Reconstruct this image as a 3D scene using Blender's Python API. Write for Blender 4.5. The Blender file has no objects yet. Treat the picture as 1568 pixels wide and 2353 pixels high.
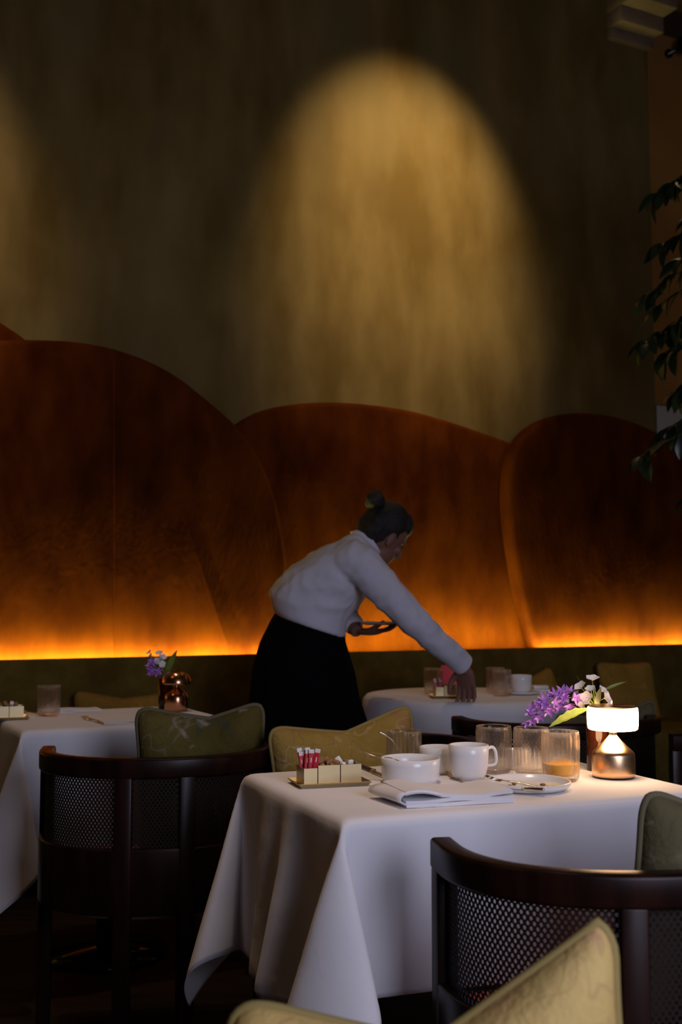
import bpy, bmesh, math, random
import numpy as np
from mathutils import Vector, Matrix, Euler, noise, Quaternion

# ------------------------------------------------------------------ camera
SC = bpy.context.scene
COL = SC.collection
FPX, PITCH = 2600.0, math.atan((1383 - 1176.5) / 2600.0)
CAMZ = 1.13
cam_d = bpy.data.cameras.new('camera')
cam = bpy.data.objects.new('camera', cam_d)
COL.objects.link(cam)
cam.location = (0, 0, CAMZ)
cam.rotation_euler = (math.pi / 2 + PITCH, 0, 0)
cam_d.sensor_fit = 'HORIZONTAL'
cam_d.sensor_width = 24.0
cam_d.lens = FPX / 1568 * 24.0
cam_d.clip_start = 0.05
cam_d.dof.use_dof = True
cam_d.dof.focus_distance = 2.45
cam_d.dof.aperture_fstop = 5.0
SC.camera = cam

# ------------------------------------------------------------------ colour management
SC.view_settings.view_transform = 'Standard'
SC.view_settings.look = 'None'
SC.view_settings.gamma = 1.0
SC.view_settings.use_curve_mapping = False
SC.view_settings.exposure = 0.0

# ------------------------------------------------------------------ world
wd = bpy.data.worlds.new('world')
SC.world = wd
wd.use_nodes = True
wd.node_tree.nodes['Background'].inputs['Color'].default_value = (0.55, 0.65, 1.0, 1)
wd.node_tree.nodes['Background'].inputs['Strength'].default_value = 0.02

FWD = Vector((0, math.cos(PITCH), math.sin(PITCH)))
UPV = Vector((0, -math.sin(PITCH), math.cos(PITCH)))


def W(px, py, z=None, Y=None):
    """a point of the place seen in the photograph at px, py, on a level z or at a distance Y"""
    d = FWD + Vector(((px - 784) / FPX, 0, 0)) + UPV * ((1176.5 - py) / FPX)
    t = (z - CAMZ) / d.z if z is not None else Y / d.y
    return Vector((d.x * t, d.y * t, CAMZ + d.z * t))


def aim(o, target):
    o.rotation_euler = (Vector(target) - o.location).to_track_quat('-Z', 'Y').to_euler()


def light(name, kind, loc, target, energy, color, **kw):
    d = bpy.data.lights.new(name, kind)
    d.energy = energy
    d.color = color
    for k, v in kw.items():
        setattr(d, k, v)
    o = bpy.data.objects.new(name, d)
    COL.objects.link(o)
    o.location = loc
    aim(o, target)
    return o


# the wall behind the banquette: a frame with x along the wall, y out of it towards the room, z up
PSI = math.radians(27.7)
WDIR = Vector((math.cos(PSI), math.sin(PSI), 0))
WNRM = Vector((math.sin(PSI), -math.cos(PSI), 0))
W0 = W(600, 1503, z=0.88)
W0.z = 0
WALLP = W0 - WNRM * 0.26          # a point of the plaster wall


def wl(x, y, z):
    return WALLP + WDIR * x + WNRM * y + Vector((0, 0, z))


def onwall(px, py, y):
    """wall-frame x, z of the point of the plane y in front of the wall seen at px, py"""
    d = FWD + Vector(((px - 784) / FPX, 0, 0)) + UPV * ((1176.5 - py) / FPX)
    P0 = WALLP + WNRM * y
    c = Vector((0, 0, CAMZ))
    t = (P0 - c).dot(WNRM) / d.dot(WNRM)
    p = c + d * t
    return (p - WALLP).dot(WDIR), p.z


# ------------------------------------------------------------------ large lights
# daylight through the window in the wall close behind the camera
light('window_daylight', 'AREA', (1.35, -0.42, 1.62), (0.25, 2.2, 0.75), 46, (0.73, 0.76, 1.0),
      shape='RECTANGLE', size=1.2, size_y=1.6)
# ceiling spotlights washing the plaster wall
for cx, e in ((930, 345), (-350, 165)):
    x, z = onwall(cx, 480, 0)
    light('ceiling_spotlight', 'SPOT', wl(x, 1.55, 4.85), wl(x, 0, z - 0.05), e, (1.0, 0.73, 0.40),
          spot_size=math.radians(48), spot_blend=0.95, shadow_soft_size=0.05)
# narrow warm ceiling downlights over the tables
for x, y, e in ((0.17, 2.42, 230), (-0.8, 3.75, 70), (0.5, 4.64, 60)):
    light('ceiling_downlight', 'SPOT', (x, y, 4.85), (x, y, 0), e, (1.0, 0.70, 0.48),
          spot_size=math.radians(24), spot_blend=1.0, shadow_soft_size=0.08)
# two unseen wide warm fill spots, added to brighten the banquette
for x in (-1.0, 1.5):
    light('warm_fill', 'SPOT', wl(x, 1.0, 4.85), wl(x, 0.75, 0), 20, (1.0, 0.66, 0.34),
          spot_size=math.radians(75), spot_blend=1.0, shadow_soft_size=0.15)

# unseen warm fill from the left, added to lighten the cloths' left sides
light('warm_fill', 'SPOT', (-2.6, 2.0, 4.85), (-1.3, 2.2, 0), 30, (1.0, 0.58, 0.36),
      spot_size=math.radians(70), spot_blend=1.0, shadow_soft_size=0.2)

# ------------------------------------------------------------------ materials
MATS = {}


def mat(name, col, rough=0.6, metal=0.0, **kw):
    if name in MATS:
        return MATS[name]
    m = bpy.data.materials.new(name)
    m.use_nodes = True
    b = m.node_tree.nodes['Principled BSDF']
    b.inputs['Base Color'].default_value = (*col, 1)
    b.inputs['Roughness'].default_value = rough
    b.inputs['Metallic'].default_value = metal
    for k, v in kw.items():
        b.inputs[k].default_value = v
    MATS[name] = m
    return m


def tex_mix(m, scale, c1, c2, vec=(1, 1, 1), detail=4, lo=0.35, hi=0.65, coord='Object', bump=0.0, bscale=None, rot=(0, 0, 0), distort=0.0):
    """noise between two colours on a material, with optional fine bump"""
    nt = m.node_tree
    b = nt.nodes['Principled BSDF']
    tc = nt.nodes.new('ShaderNodeTexCoord')
    mp = nt.nodes.new('ShaderNodeMapping')
    mp.inputs['Scale'].default_value = vec
    mp.inputs['Rotation'].default_value = rot
    nt.links.new(tc.outputs[coord], mp.inputs['Vector'])
    n = nt.nodes.new('ShaderNodeTexNoise')
    n.inputs['Scale'].default_value = scale
    n.inputs['Detail'].default_value = detail
    n.inputs['Distortion'].default_value = distort
    nt.links.new(mp.outputs[0], n.inputs['Vector'])
    r = nt.nodes.new('ShaderNodeValToRGB')
    r.color_ramp.elements[0].position = lo
    r.color_ramp.elements[1].position = hi
    r.color_ramp.elements[0].color = (*c1, 1)
    r.color_ramp.elements[1].color = (*c2, 1)
    nt.links.new(n.outputs['Fac'], r.inputs[0])
    nt.links.new(r.outputs[0], b.inputs['Base Color'])
    if bump:
        n2 = nt.nodes.new('ShaderNodeTexNoise')
        n2.inputs['Scale'].default_value = bscale or scale * 6
        n2.inputs['Detail'].default_value = 5
        nt.links.new(mp.outputs[0], n2.inputs['Vector'])
        bp = nt.nodes.new('ShaderNodeBump')
        bp.inputs['Strength'].default_value = bump
        bp.inputs['Distance'].default_value = 0.01
        nt.links.new(n2.outputs['Fac'], bp.inputs['Height'])
        nt.links.new(bp.outputs[0], b.inputs['Normal'])
    return m, r, mp


def add_layer(m, ramp, mp, scale, col, lo, hi, detail=3, vec=None):
    """a second noise layer of print or stain over the first"""
    nt = m.node_tree
    b = nt.nodes['Principled BSDF']
    n = nt.nodes.new('ShaderNodeTexNoise')
    n.inputs['Scale'].default_value = scale
    n.inputs['Detail'].default_value = detail
    n.inputs['Distortion'].default_value = 0.8
    nt.links.new(mp.outputs[0], n.inputs['Vector'])
    r = nt.nodes.new('ShaderNodeValToRGB')
    r.color_ramp.elements[0].position = lo
    r.color_ramp.elements[1].position = hi
    nt.links.new(n.outputs['Fac'], r.inputs[0])
    mx = nt.nodes.new('ShaderNodeMix')
    mx.data_type = 'RGBA'
    src = b.inputs['Base Color'].links[0].from_socket
    nt.links.new(r.outputs[0], mx.inputs[0])
    nt.links.new(src, mx.inputs[6])
    mx.inputs[7].default_value = (*col, 1)
    nt.links.new(mx.outputs[2], b.inputs['Base Color'])


m = mat('plaster', (0.3, 0.22, 0.1), 0.75, **{'Specular IOR Level': 0.08})
_, r, mp = tex_mix(m, 2.2, (0.155, 0.100, 0.027), (0.265, 0.185, 0.068), vec=(1.6, 1.6, 0.62), detail=7, lo=0.38, hi=0.66, coord='Object', bump=0.22, bscale=7)
add_layer(m, r, mp, 1.1, (0.19, 0.14, 0.055), 0.5, 0.75)
m = mat('ochre_plaster', (0.5, 0.22, 0.05), 0.7)
tex_mix(m, 2.0, (0.42, 0.19, 0.045), (0.52, 0.25, 0.06), bump=0.1)
m = mat('velvet', (0.42, 0.1, 0.016), 0.85)
m.node_tree.nodes['Principled BSDF'].inputs['Sheen Weight'].default_value = 0.0
m.node_tree.nodes['Principled BSDF'].inputs['Sheen Tint'].default_value = (1, 0.45, 0.1, 1)
m.node_tree.nodes['Principled BSDF'].inputs['Specular IOR Level'].default_value = 0.04
_, r, mp = tex_mix(m, 4.5, (0.056, 0.0100, 0.0007), (0.138, 0.031, 0.0016), vec=(1.5, 1.5, 0.75), detail=6, lo=0.3, hi=0.72, bump=0.35, bscale=35)
m = mat('corduroy', (0.14, 0.115, 0.045), 0.9, **{'Specular IOR Level': 0.06})
_, r, mp = tex_mix(m, 8, (0.16, 0.105, 0.020), (0.24, 0.165, 0.036))
nt = m.node_tree
wv = nt.nodes.new('ShaderNodeTexWave')
wv.bands_direction = 'Z'
wv.inputs['Scale'].default_value = 40
wv.inputs['Distortion'].default_value = 0.6
nt.links.new(mp.outputs[0], wv.inputs['Vector'])
bp = nt.nodes.new('ShaderNodeBump')
bp.inputs['Strength'].default_value = 0.8
bp.inputs['Distance'].default_value = 0.006
nt.links.new(wv.outputs['Fac'], bp.inputs['Height'])
nt.links.new(bp.outputs[0], nt.nodes['Principled BSDF'].inputs['Normal'])
m = mat('linen', (0.74, 0.72, 0.74), 0.85)
m.node_tree.nodes['Principled BSDF'].inputs['Sheen Weight'].default_value = 0.15
tex_mix(m, 3, (0.72, 0.70, 0.72), (0.78, 0.76, 0.78), bump=0.25, bscale=9)
m = mat('shirt_cotton', (0.66, 0.64, 0.72), 0.85)
tex_mix(m, 3, (0.63, 0.61, 0.70), (0.69, 0.67, 0.74), bump=0.3, bscale=16)
m = mat('skirt_black', (0.004, 0.004, 0.005), 0.95)
m.node_tree.nodes['Principled BSDF'].inputs['Specular IOR Level'].default_value = 0.05
m = mat('mahogany', (0.035, 0.011, 0.007), 0.32, **{'Specular IOR Level': 0.16})
tex_mix(m, 6, (0.010, 0.003, 0.002), (0.022, 0.007, 0.004), vec=(4, 4, 0.7), detail=5)
m = mat('cane', (0.016, 0.008, 0.006), 0.6, **{'Specular IOR Level': 0.2})
m = mat('seat_velvet', (0.5, 0.06, 0.02), 0.8)
m.node_tree.nodes['Principled BSDF'].inputs['Sheen Weight'].default_value = 0.3
tex_mix(m, 12, (0.30, 0.03, 0.010), (0.42, 0.05, 0.015))
m = mat('porcelain', (0.80, 0.79, 0.78), 0.22)
m = mat('brass', (0.52, 0.40, 0.17), 0.3, 1.0)
m = mat('gold_brass', (0.56, 0.45, 0.24), 0.36, 0.85)
m = mat('copper', (0.62, 0.30, 0.16), 0.22, 1.0)
m = mat('lamp_metal', (0.86, 0.56, 0.32), 0.28, 1.0, Anisotropic=0.6)
m = mat('steel', (0.72, 0.66, 0.58), 0.22, 1.0)
m = mat('knife_handle', (0.06, 0.025, 0.015), 0.35)
m = mat('glass', (1, 0.985, 0.97), 0.02, **{'Transmission Weight': 1.0, 'IOR': 1.45})
nt = m.node_tree
tr = nt.nodes.new('ShaderNodeBsdfTransparent')
tr.inputs[0].default_value = (1.0, 0.985, 0.975, 1)
mx = nt.nodes.new('ShaderNodeMixShader')
mx.inputs[0].default_value = 0.62
nt.links.new(nt.nodes['Principled BSDF'].outputs[0], mx.inputs[1])
nt.links.new(tr.outputs[0], mx.inputs[2])
tl_ = nt.nodes.new('ShaderNodeBsdfTranslucent')
tl_.inputs[0].default_value = (0.95, 0.92, 0.9, 1)
mx2 = nt.nodes.new('ShaderNodeMixShader')
mx2.inputs[0].default_value = 0.04
nt.links.new(mx.outputs[0], mx2.inputs[1])
nt.links.new(tl_.outputs[0], mx2.inputs[2])
nt.links.new(mx2.outputs[0], nt.nodes['Material Output'].inputs[0])
m = mat('amber_glass', (0.055, 0.014, 0.006), 0.1, **{'Transmission Weight': 0.3, 'IOR': 1.45})
m = mat('juice', (0.82, 0.42, 0.05), 0.3)
m = mat('water', (1, 1, 1), 0.0, **{'Transmission Weight': 1.0, 'IOR': 1.33})
m = mat('red_paper', (0.62, 0.015, 0.03), 0.5)
m = mat('pink_paper', (0.7, 0.16, 0.22), 0.5)
m = mat('white_paper', (0.8, 0.79, 0.77), 0.6)
m = mat('sugar_brown', (0.36, 0.17, 0.06), 0.9)
tex_mix(m, 90, (0.28, 0.12, 0.04), (0.45, 0.24, 0.1), bump=0.6)
m = mat('purple_petal', (0.42, 0.16, 0.62), 0.55, **{'Subsurface Weight': 0.0})
tex_mix(m, 60, (0.34, 0.10, 0.55), (0.60, 0.34, 0.78))
m = mat('white_petal', (0.85, 0.80, 0.76), 0.55)
m = mat('yellow_stamen', (0.7, 0.45, 0.06), 0.6)
m = mat('leaf_green', (0.16, 0.24, 0.04), 0.5)
tex_mix(m, 30, (0.11, 0.18, 0.03), (0.22, 0.30, 0.06))
m = mat('leaf_pale', (0.42, 0.42, 0.2), 0.5)
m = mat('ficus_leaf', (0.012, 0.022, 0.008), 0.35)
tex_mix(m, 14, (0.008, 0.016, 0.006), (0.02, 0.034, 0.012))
m = mat('bark', (0.06, 0.04, 0.025), 0.9)
m = mat('skin', (0.21, 0.095, 0.065), 0.6)
m = mat('hair', (0.006, 0.0045, 0.004), 0.6)
tex_mix(m, 8, (0.004, 0.003, 0.003), (0.012, 0.008, 0.006), vec=(6, 6, 1), bump=0.5, bscale=60)
m = mat('black_gloss', (0.004, 0.004, 0.004), 0.12)
m = mat('shoe_leather', (0.01, 0.009, 0.009), 0.35)
m = mat('stone_corbel', (0.22, 0.16, 0.12), 0.75)
tex_mix(m, 8, (0.19, 0.13, 0.09), (0.26, 0.19, 0.145), bump=0.2)
m = mat('white_paint', (0.62, 0.60, 0.58), 0.6)
m = mat('dark_floor', (0.02, 0.009, 0.005), 0.6, **{'Specular IOR Level': 0.2})
tex_mix(m, 3, (0.012, 0.006, 0.004), (0.03, 0.013, 0.007), vec=(1, 8, 1))
m = mat('dark_wall', (0.10, 0.065, 0.04), 0.8)
tex_mix(m, 2, (0.09, 0.058, 0.036), (0.115, 0.075, 0.045))
m = mat('food_egg', (0.85, 0.55, 0.08), 0.5)
m = mat('food_brown', (0.25, 0.10, 0.03), 0.7)
m = mat('pot_clay', (0.12, 0.10, 0.09), 0.6)
m = mat('led', (1, 0.6, 0.2), 0.5)
b = m.node_tree.nodes['Principled BSDF']
b.inputs['Emission Color'].default_value = (1.0, 0.88, 0.22, 1)
b.inputs['Emission Strength'].default_value = 122
m = mat('lamp_glow', (0.9, 0.85, 0.78), 0.4)
b = m.node_tree.nodes['Principled BSDF']
b.inputs['Emission Color'].default_value = (1.0, 0.62, 0.33, 1)
b.inputs['Emission Strength'].default_value = 16.0


def outline(m, mp, scale, col, at, w):
    """drawn contour lines of a flower print"""
    nt = m.node_tree
    b = nt.nodes['Principled BSDF']
    n = nt.nodes.new('ShaderNodeTexNoise')
    n.inputs['Scale'].default_value = scale
    n.inputs['Detail'].default_value = 1.5
    n.inputs['Distortion'].default_value = 1.6
    nt.links.new(mp.outputs[0], n.inputs['Vector'])
    r = nt.nodes.new('ShaderNodeValToRGB')
    e = r.color_ramp.elements
    e[0].position, e[1].position = at - w, at + w
    e[0].color = e[1].color = (0, 0, 0, 1)
    k = e.new(at)
    k.color = (0.38, 0.38, 0.38, 1)
    nt.links.new(n.outputs['Fac'], r.inputs[0])
    mx = nt.nodes.new('ShaderNodeMix')
    mx.data_type = 'RGBA'
    src = b.inputs['Base Color'].links[0].from_socket
    nt.links.new(r.outputs[0], mx.inputs[0])
    nt.links.new(src, mx.inputs[6])
    mx.inputs[7].default_value = (*col, 1)
    nt.links.new(mx.outputs[2], b.inputs['Base Color'])


def cushion_mat(name, c1, c2, c3, c4, seed):
    m = mat(name, c1, 0.85, **{'Specular IOR Level': 0.1})
    _, r, mp = tex_mix(m, 7, c1, c2, detail=5, lo=0.35, hi=0.68, bump=0.3, bscale=90, distort=0.4)
    mp.inputs['Location'].default_value = (seed, seed * 1.7, 0)
    add_layer(m, r, mp, 9, c3, 0.58, 0.66)
    add_layer(m, r, mp, 13, c4, 0.62, 0.69)
    outline(m, mp, 8.0, tuple(v * 0.55 for v in c3), 0.50, 0.014)
    outline(m, mp, 6.0, c4, 0.42, 0.022)
    return m


cushion_mat('cushion_olive', (0.095, 0.072, 0.016), (0.17, 0.13, 0.034), (0.06, 0.068, 0.036), (0.30, 0.24, 0.18), 3.1)
cushion_mat('cushion_gold', (0.33, 0.215, 0.045), (0.47, 0.32, 0.095), (0.38, 0.21, 0.08), (0.64, 0.52, 0.28), 5.7)
cushion_mat('cushion_sand', (0.56, 0.36, 0.105), (0.70, 0.48, 0.175), (0.66, 0.40, 0.18), (0.40, 0.31, 0.10), 9.3)
cushion_mat('cushion_grey', (0.11, 0.09, 0.045), (0.17, 0.14, 0.07), (0.13, 0.11, 0.06), (0.20, 0.165, 0.10), 1.3)
cushion_mat('cushion_mustard', (0.40, 0.23, 0.04), (0.50, 0.29, 0.06), (0.43, 0.25, 0.05), (0.54, 0.34, 0.09), 7.9)
mat('piping_olive', (0.13, 0.11, 0.055), 0.8)
mat('piping_gold', (0.32, 0.23, 0.07), 0.8)
mat('piping_mustard', (0.22, 0.125, 0.03), 0.8)

# ------------------------------------------------------------------ mesh helpers
def link(o, parent=None):
    COL.objects.link(o)
    if parent is not None:
        o.parent = parent
    return o


def mesh(name, V, F, m, parent=None, smooth=True):
    me = bpy.data.meshes.new(name)
    me.from_pydata([tuple(v) for v in V], [], F)
    bm = bmesh.new()
    bm.from_mesh(me)
    bmesh.ops.recalc_face_normals(bm, faces=bm.faces)
    bm.to_mesh(me)
    bm.free()
    if smooth:
        me.polygons.foreach_set('use_smooth', [True] * len(me.polygons))
        if smooth == 'auto':
            me.set_sharp_from_angle(angle=math.radians(35))
    if m:
        me.materials.append(MATS[m])
    return link(bpy.data.objects.new(name, me), parent)


def tag(o, label, cat, group=None, kind=None):
    o['label'] = label
    if cat:
        o['category'] = cat
    if group:
        o['group'] = group
    if kind:
        o['kind'] = kind
    return o


def thing(name, label, cat, loc=(0, 0, 0), rz=0.0, group=None):
    o = bpy.data.objects.new(name, None)
    o.empty_display_size = 0.05
    link(o)
    o.location = loc
    o.rotation_euler = (0, 0, rz)
    return tag(o, label, cat, group)


def structure(o):
    o['kind'] = 'structure'
    return o


def copy_tree(o, parent=None):
    c = o.copy()
    link(c)
    if parent is not None:
        c.parent = parent
        c.matrix_parent_inverse = o.matrix_parent_inverse
    for ch in o.children:
        copy_tree(ch, c)
    return c


def lathe(prof, n=40, flute=0, famp=0.0, frange=None):
    V, F = [], []
    for i, (r, z) in enumerate(prof):
        for k in range(n):
            a = 2 * math.pi * k / n
            rr = r
            if flute and frange and frange[0] <= i <= frange[1]:
                rr = r * (1 + famp * (abs(math.cos(flute * a / 2)) - 0.5))
            V.append((rr * math.cos(a), rr * math.sin(a), z))
    for i in range(len(prof) - 1):
        for k in range(n):
            F.append((i * n + k, i * n + (k + 1) % n, (i + 1) * n + (k + 1) % n, (i + 1) * n + k))
    if prof[0][0] > 1e-5:
        F.append(tuple(range(n))[::-1])
    if prof[-1][0] > 1e-5:
        F.append(tuple(range((len(prof) - 1) * n, len(prof) * n)))
    return V, F


def tube(P, R, n=8, sq=1.0, up=None):
    """swept tube through points P with radii R (number or list)"""
    P = [Vector(p) for p in P]
    if not hasattr(R, '__len__'):
        R = [R] * len(P)
    V, F = [], []
    nrm = None
    for i, p in enumerate(P):
        t = (P[min(i + 1, len(P) - 1)] - P[max(i - 1, 0)]).normalized()
        if nrm is None:
            a = Vector(up) if up else (Vector((0, 0, 1)) if abs(t.z) < 0.9 else Vector((1, 0, 0)))
            nrm = (a - t * a.dot(t)).normalized()
        else:
            nrm = (nrm - t * nrm.dot(t)).normalized()
        bn = t.cross(nrm)
        for k in range(n):
            a = 2 * math.pi * k / n
            V.append(p + nrm * (R[i] * math.cos(a)) + bn * (R[i] * sq * math.sin(a)))
    for i in range(len(P) - 1):
        for k in range(n):
            F.append((i * n + k, i * n + (k + 1) % n, (i + 1) * n + (k + 1) % n, (i + 1) * n + k))
    F.append(tuple(range(n))[::-1])
    F.append(tuple(range((len(P) - 1) * n, len(P) * n)))
    return V, F


def join(*parts):
    V, F = [], []
    for v, f in parts:
        o = len(V)
        V += list(v)
        F += [tuple(i + o for i in q) for q in f]
    return V, F


def xf(part, M):
    return [M @ Vector(v) for v in part[0]], part[1]


def box(x0, x1, y0, y1, z0, z1):
    V = [(x, y, z) for z in (z0, z1) for y in (y0, y1) for x in (x0, x1)]
    return V, [(0, 2, 3, 1), (4, 5, 7, 6), (0, 1, 5, 4), (2, 6, 7, 3), (0, 4, 6, 2), (1, 3, 7, 5)]


def rbox(x0, x1, y0, y1, z0, z1, r=0.01, seg=2):
    bm = bmesh.new()
    v, f = box(x0, x1, y0, y1, z0, z1)
    vs = [bm.verts.new(p) for p in v]
    for q in f:
        bm.faces.new([vs[i] for i in q])
    bmesh.ops.bevel(bm, geom=list(bm.edges), offset=r, segments=seg, affect='EDGES', profile=0.5)
    bm.verts.index_update()
    V = [x.co.copy() for x in bm.verts]
    F = [tuple(x.index for x in q.verts) for q in bm.faces]
    bm.free()
    return V, F


def ellipsoid(c, rx, ry, rz, n=20, m=12, M=None):
    V, F = lathe([(max(1e-6, math.sin(math.pi * i / m)), -math.cos(math.pi * i / m)) for i in range(m + 1)], n)
    M = M or Matrix()
    return [Vector(c) + M @ Vector((x * rx, y * ry, z * rz)) for x, y, z in V], F


def sweep(path, prof, closed=False):
    """sweep a 2-D profile (offset outwards, z) along a level path of (x, y) points"""
    V, F = [], []
    n, k = len(path), len(prof)
    for i, (x, y) in enumerate(path):
        a = Vector(path[max(i - 1, 0)])
        b = Vector(path[min(i + 1, n - 1)])
        t = (b - a).normalized()
        nr = Vector((t.y, -t.x))
        for o, z in prof:
            V.append((x + nr.x * o, y + nr.y * o, z))
    for i in range(n - 1):
        for j in range(k):
            F.append((i * k + j, (i + 1) * k + j, (i + 1) * k + (j + 1) % k, i * k + (j + 1) % k))
    F.append(tuple(range(k)))
    F.append(tuple(range((n - 1) * k, n * k))[::-1])
    return V, F


def rrect(w0, w1, z0, z1, r=0.006):
    """rounded rectangle profile"""
    P = []
    for cx, cz, a0 in ((w1 - r, z1 - r, 0), (w0 + r, z1 - r, 90), (w0 + r, z0 + r, 180), (w1 - r, z0 + r, 270)):
        for k in range(4):
            a = math.radians(a0 + 30 * k)
            P.append((cx + r * math.cos(a), cz + r * math.sin(a)))
    return P


def voxel(name, part, vox, sm, m, parent=None, disp=None, smf=0.5):
    """fuse overlapping closed shapes into one continuous smooth skin"""
    me = bpy.data.meshes.new('tmp')
    me.from_pydata([tuple(v) for v in part[0]], [], part[1])
    bm = bmesh.new()
    bm.from_mesh(me)
    bmesh.ops.recalc_face_normals(bm, faces=bm.faces)
    bm.to_mesh(me)
    bm.free()
    o = link(bpy.data.objects.new('tmp', me))
    r = o.modifiers.new('r', 'REMESH')
    r.mode = 'VOXEL'
    r.voxel_size = vox
    if sm:
        s = o.modifiers.new('s', 'SMOOTH')
        s.factor = smf
        s.iterations = sm
    dg = bpy.context.evaluated_depsgraph_get()
    dg.update()
    me2 = bpy.data.meshes.new_from_object(o.evaluated_get(dg))
    bpy.data.objects.remove(o)
    bpy.data.meshes.remove(me)
    if disp:
        nv = [v.normal.copy() for v in me2.vertices]
        for v, n in zip(me2.vertices, nv):
            v.co += n * disp(v.co)
    me2.name = name
    me2.materials.clear()
    me2.materials.append(MATS[m])
    me2.polygons.foreach_set('use_smooth', [True] * len(me2.polygons))
    return link(bpy.data.objects.new(name, me2), parent)


def bez(P, n=16):
    """Catmull-Rom through 2-D or 3-D points"""
    P = [Vector(p) for p in P]
    out = []
    for i in range(len(P) - 1):
        a, b, c, d = P[max(i - 1, 0)], P[i], P[i + 1], P[min(i + 2, len(P) - 1)]
        for k in range(n):
            t = k / n
            out.append(0.5 * ((2 * b) + (c - a) * t + (2 * a - 5 * b + 4 * c - d) * t * t + (3 * b - a - 3 * c + d) * t ** 3))
    out.append(P[-1])
    return out


# ------------------------------------------------------------------ the room
FL = structure(mesh('floor', *box(-5, 3.2, -0.6, 9, -0.1, 0), 'dark_floor', smooth=False))
structure(mesh('ceiling', *box(-5, 3.2, -0.6, 9, 5.0, 5.1), 'dark_wall', smooth=False))
structure(mesh('wall_left', *box(-5.1, -5, -0.6, 9, 0, 5), 'dark_wall', smooth=False))
structure(mesh('wall_side', *box(3.2, 3.3, -0.6, 9, 0, 5), 'dark_wall', smooth=False))
# wall close behind the camera with its window opening
structure(mesh('wall_front', *join(box(-5, 0.7, -0.7, -0.6, 0, 5), box(2.0, 3.3, -0.7, -0.6, 0, 5),
                                   box(0.7, 2.0, -0.7, -0.6, 0, 0.8), box(0.7, 2.0, -0.7, -0.6, 2.45, 5)), 'dark_wall', smooth=False))
structure(mesh('window_1', *join(box(0.7, 0.76, -0.69, -0.61, 0.8, 2.45), box(1.94, 2.0, -0.69, -0.61, 0.8, 2.45),
                                 box(0.76, 1.94, -0.69, -0.61, 0.8, 0.86), box(0.76, 1.94, -0.69, -0.61, 2.39, 2.45)), 'white_paint', smooth=False))

# the plaster wall and the wall set back beyond its corner
XC, _ = onwall(1497, 500, 0)
MW = Matrix.Translation(WALLP) @ Matrix(((WDIR.x, WNRM.x, 0, 0), (WDIR.y, WNRM.y, 0, 0), (0, 0, 1, 0), (0, 0, 0, 1)))
wb = mesh('wall_back', *box(-4.2, XC, -0.32, 0, 0, 5), 'plaster', smooth=False)
wb.matrix_world = MW
structure(wb)
wr = mesh('wall_right', *box(XC, XC + 2.6, -0.42, -0.30, 0, 5), 'ochre_plaster', smooth=False)
wr.matrix_world = MW
structure(wr)


def wthing(name, label, cat, x, y, z, group=None):
    o = thing(name, label, cat, group=group)
    o.matrix_world = MW @ Matrix.Translation((x, y, z))
    return o


# ------------------------------------------------------------------ velvet wall panels
def panel(name, label, pts, y0, th, seam=None, cat='wall panel', group='rust velvet wall panels'):
    """a padded panel with the traced outline, its own thickness and rounded rim"""
    yf = y0 + th
    O = [Vector(onwall(px, py, yf)) for px, py in pts]
    O = bez(O, 10)
    # close along the bottom, hidden behind the banquette
    O = [Vector((O[0].x, 0.5))] + O + [Vector((O[-1].x, 0.5))]
    L = []
    for i in range(len(O)):
        a, b = O[i], O[(i + 1) % len(O)]
        n = max(1, int((b - a).length / 0.03))
        L += [a + (b - a) * k / n for k in range(n)]
    n = len(L)
    area = sum(L[i].x * L[(i + 1) % n].y - L[(i + 1) % n].x * L[i].y for i in range(n))
    if area < 0:
        L.reverse()
    N = []
    for i in range(n):
        t = (L[(i + 2) % n] - L[(i - 2) % n]).normalized()
        N.append(Vector((-t.y, t.x)))          # inwards
    rings = [(0, 0.0), (0, th - 0.04), (0.003, th - 0.026), (0.010, th - 0.013), (0.02, th - 0.005), (0.035, th)]
    V, F = [], []
    cx = sum(p.x for p in L) / n
    cz = sum(p.y for p in L) / n
    for ins, d in rings:
        for p, q in zip(L, N):
            V.append((p.x + q.x * ins - cx, d, p.y + q.y * ins - cz))
    for r in range(len(rings) - 1):
        for i in range(n):
            F.append((r * n + i, r * n + (i + 1) % n, (r + 1) * n + (i + 1) % n, (r + 1) * n + i))
    F.append(tuple(range(n)))
    F.append(tuple(range((len(rings) - 1) * n, len(rings) * n)))
    root = wthing(name, label, cat, cx, y0, cz, group)
    o = mesh('padding', V, F, 'velvet', root, smooth='auto')
    if seam:
        sp = [Vector(onwall(a, b, yf)) for a, b in seam]
        P = [(s.x - cx, th + 0.0005, s.y - cz) for s in bez(sp, 6)]
        mesh('seam', *tube(P, 0.0022, 6), 'velvet', root)
    return root


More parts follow.
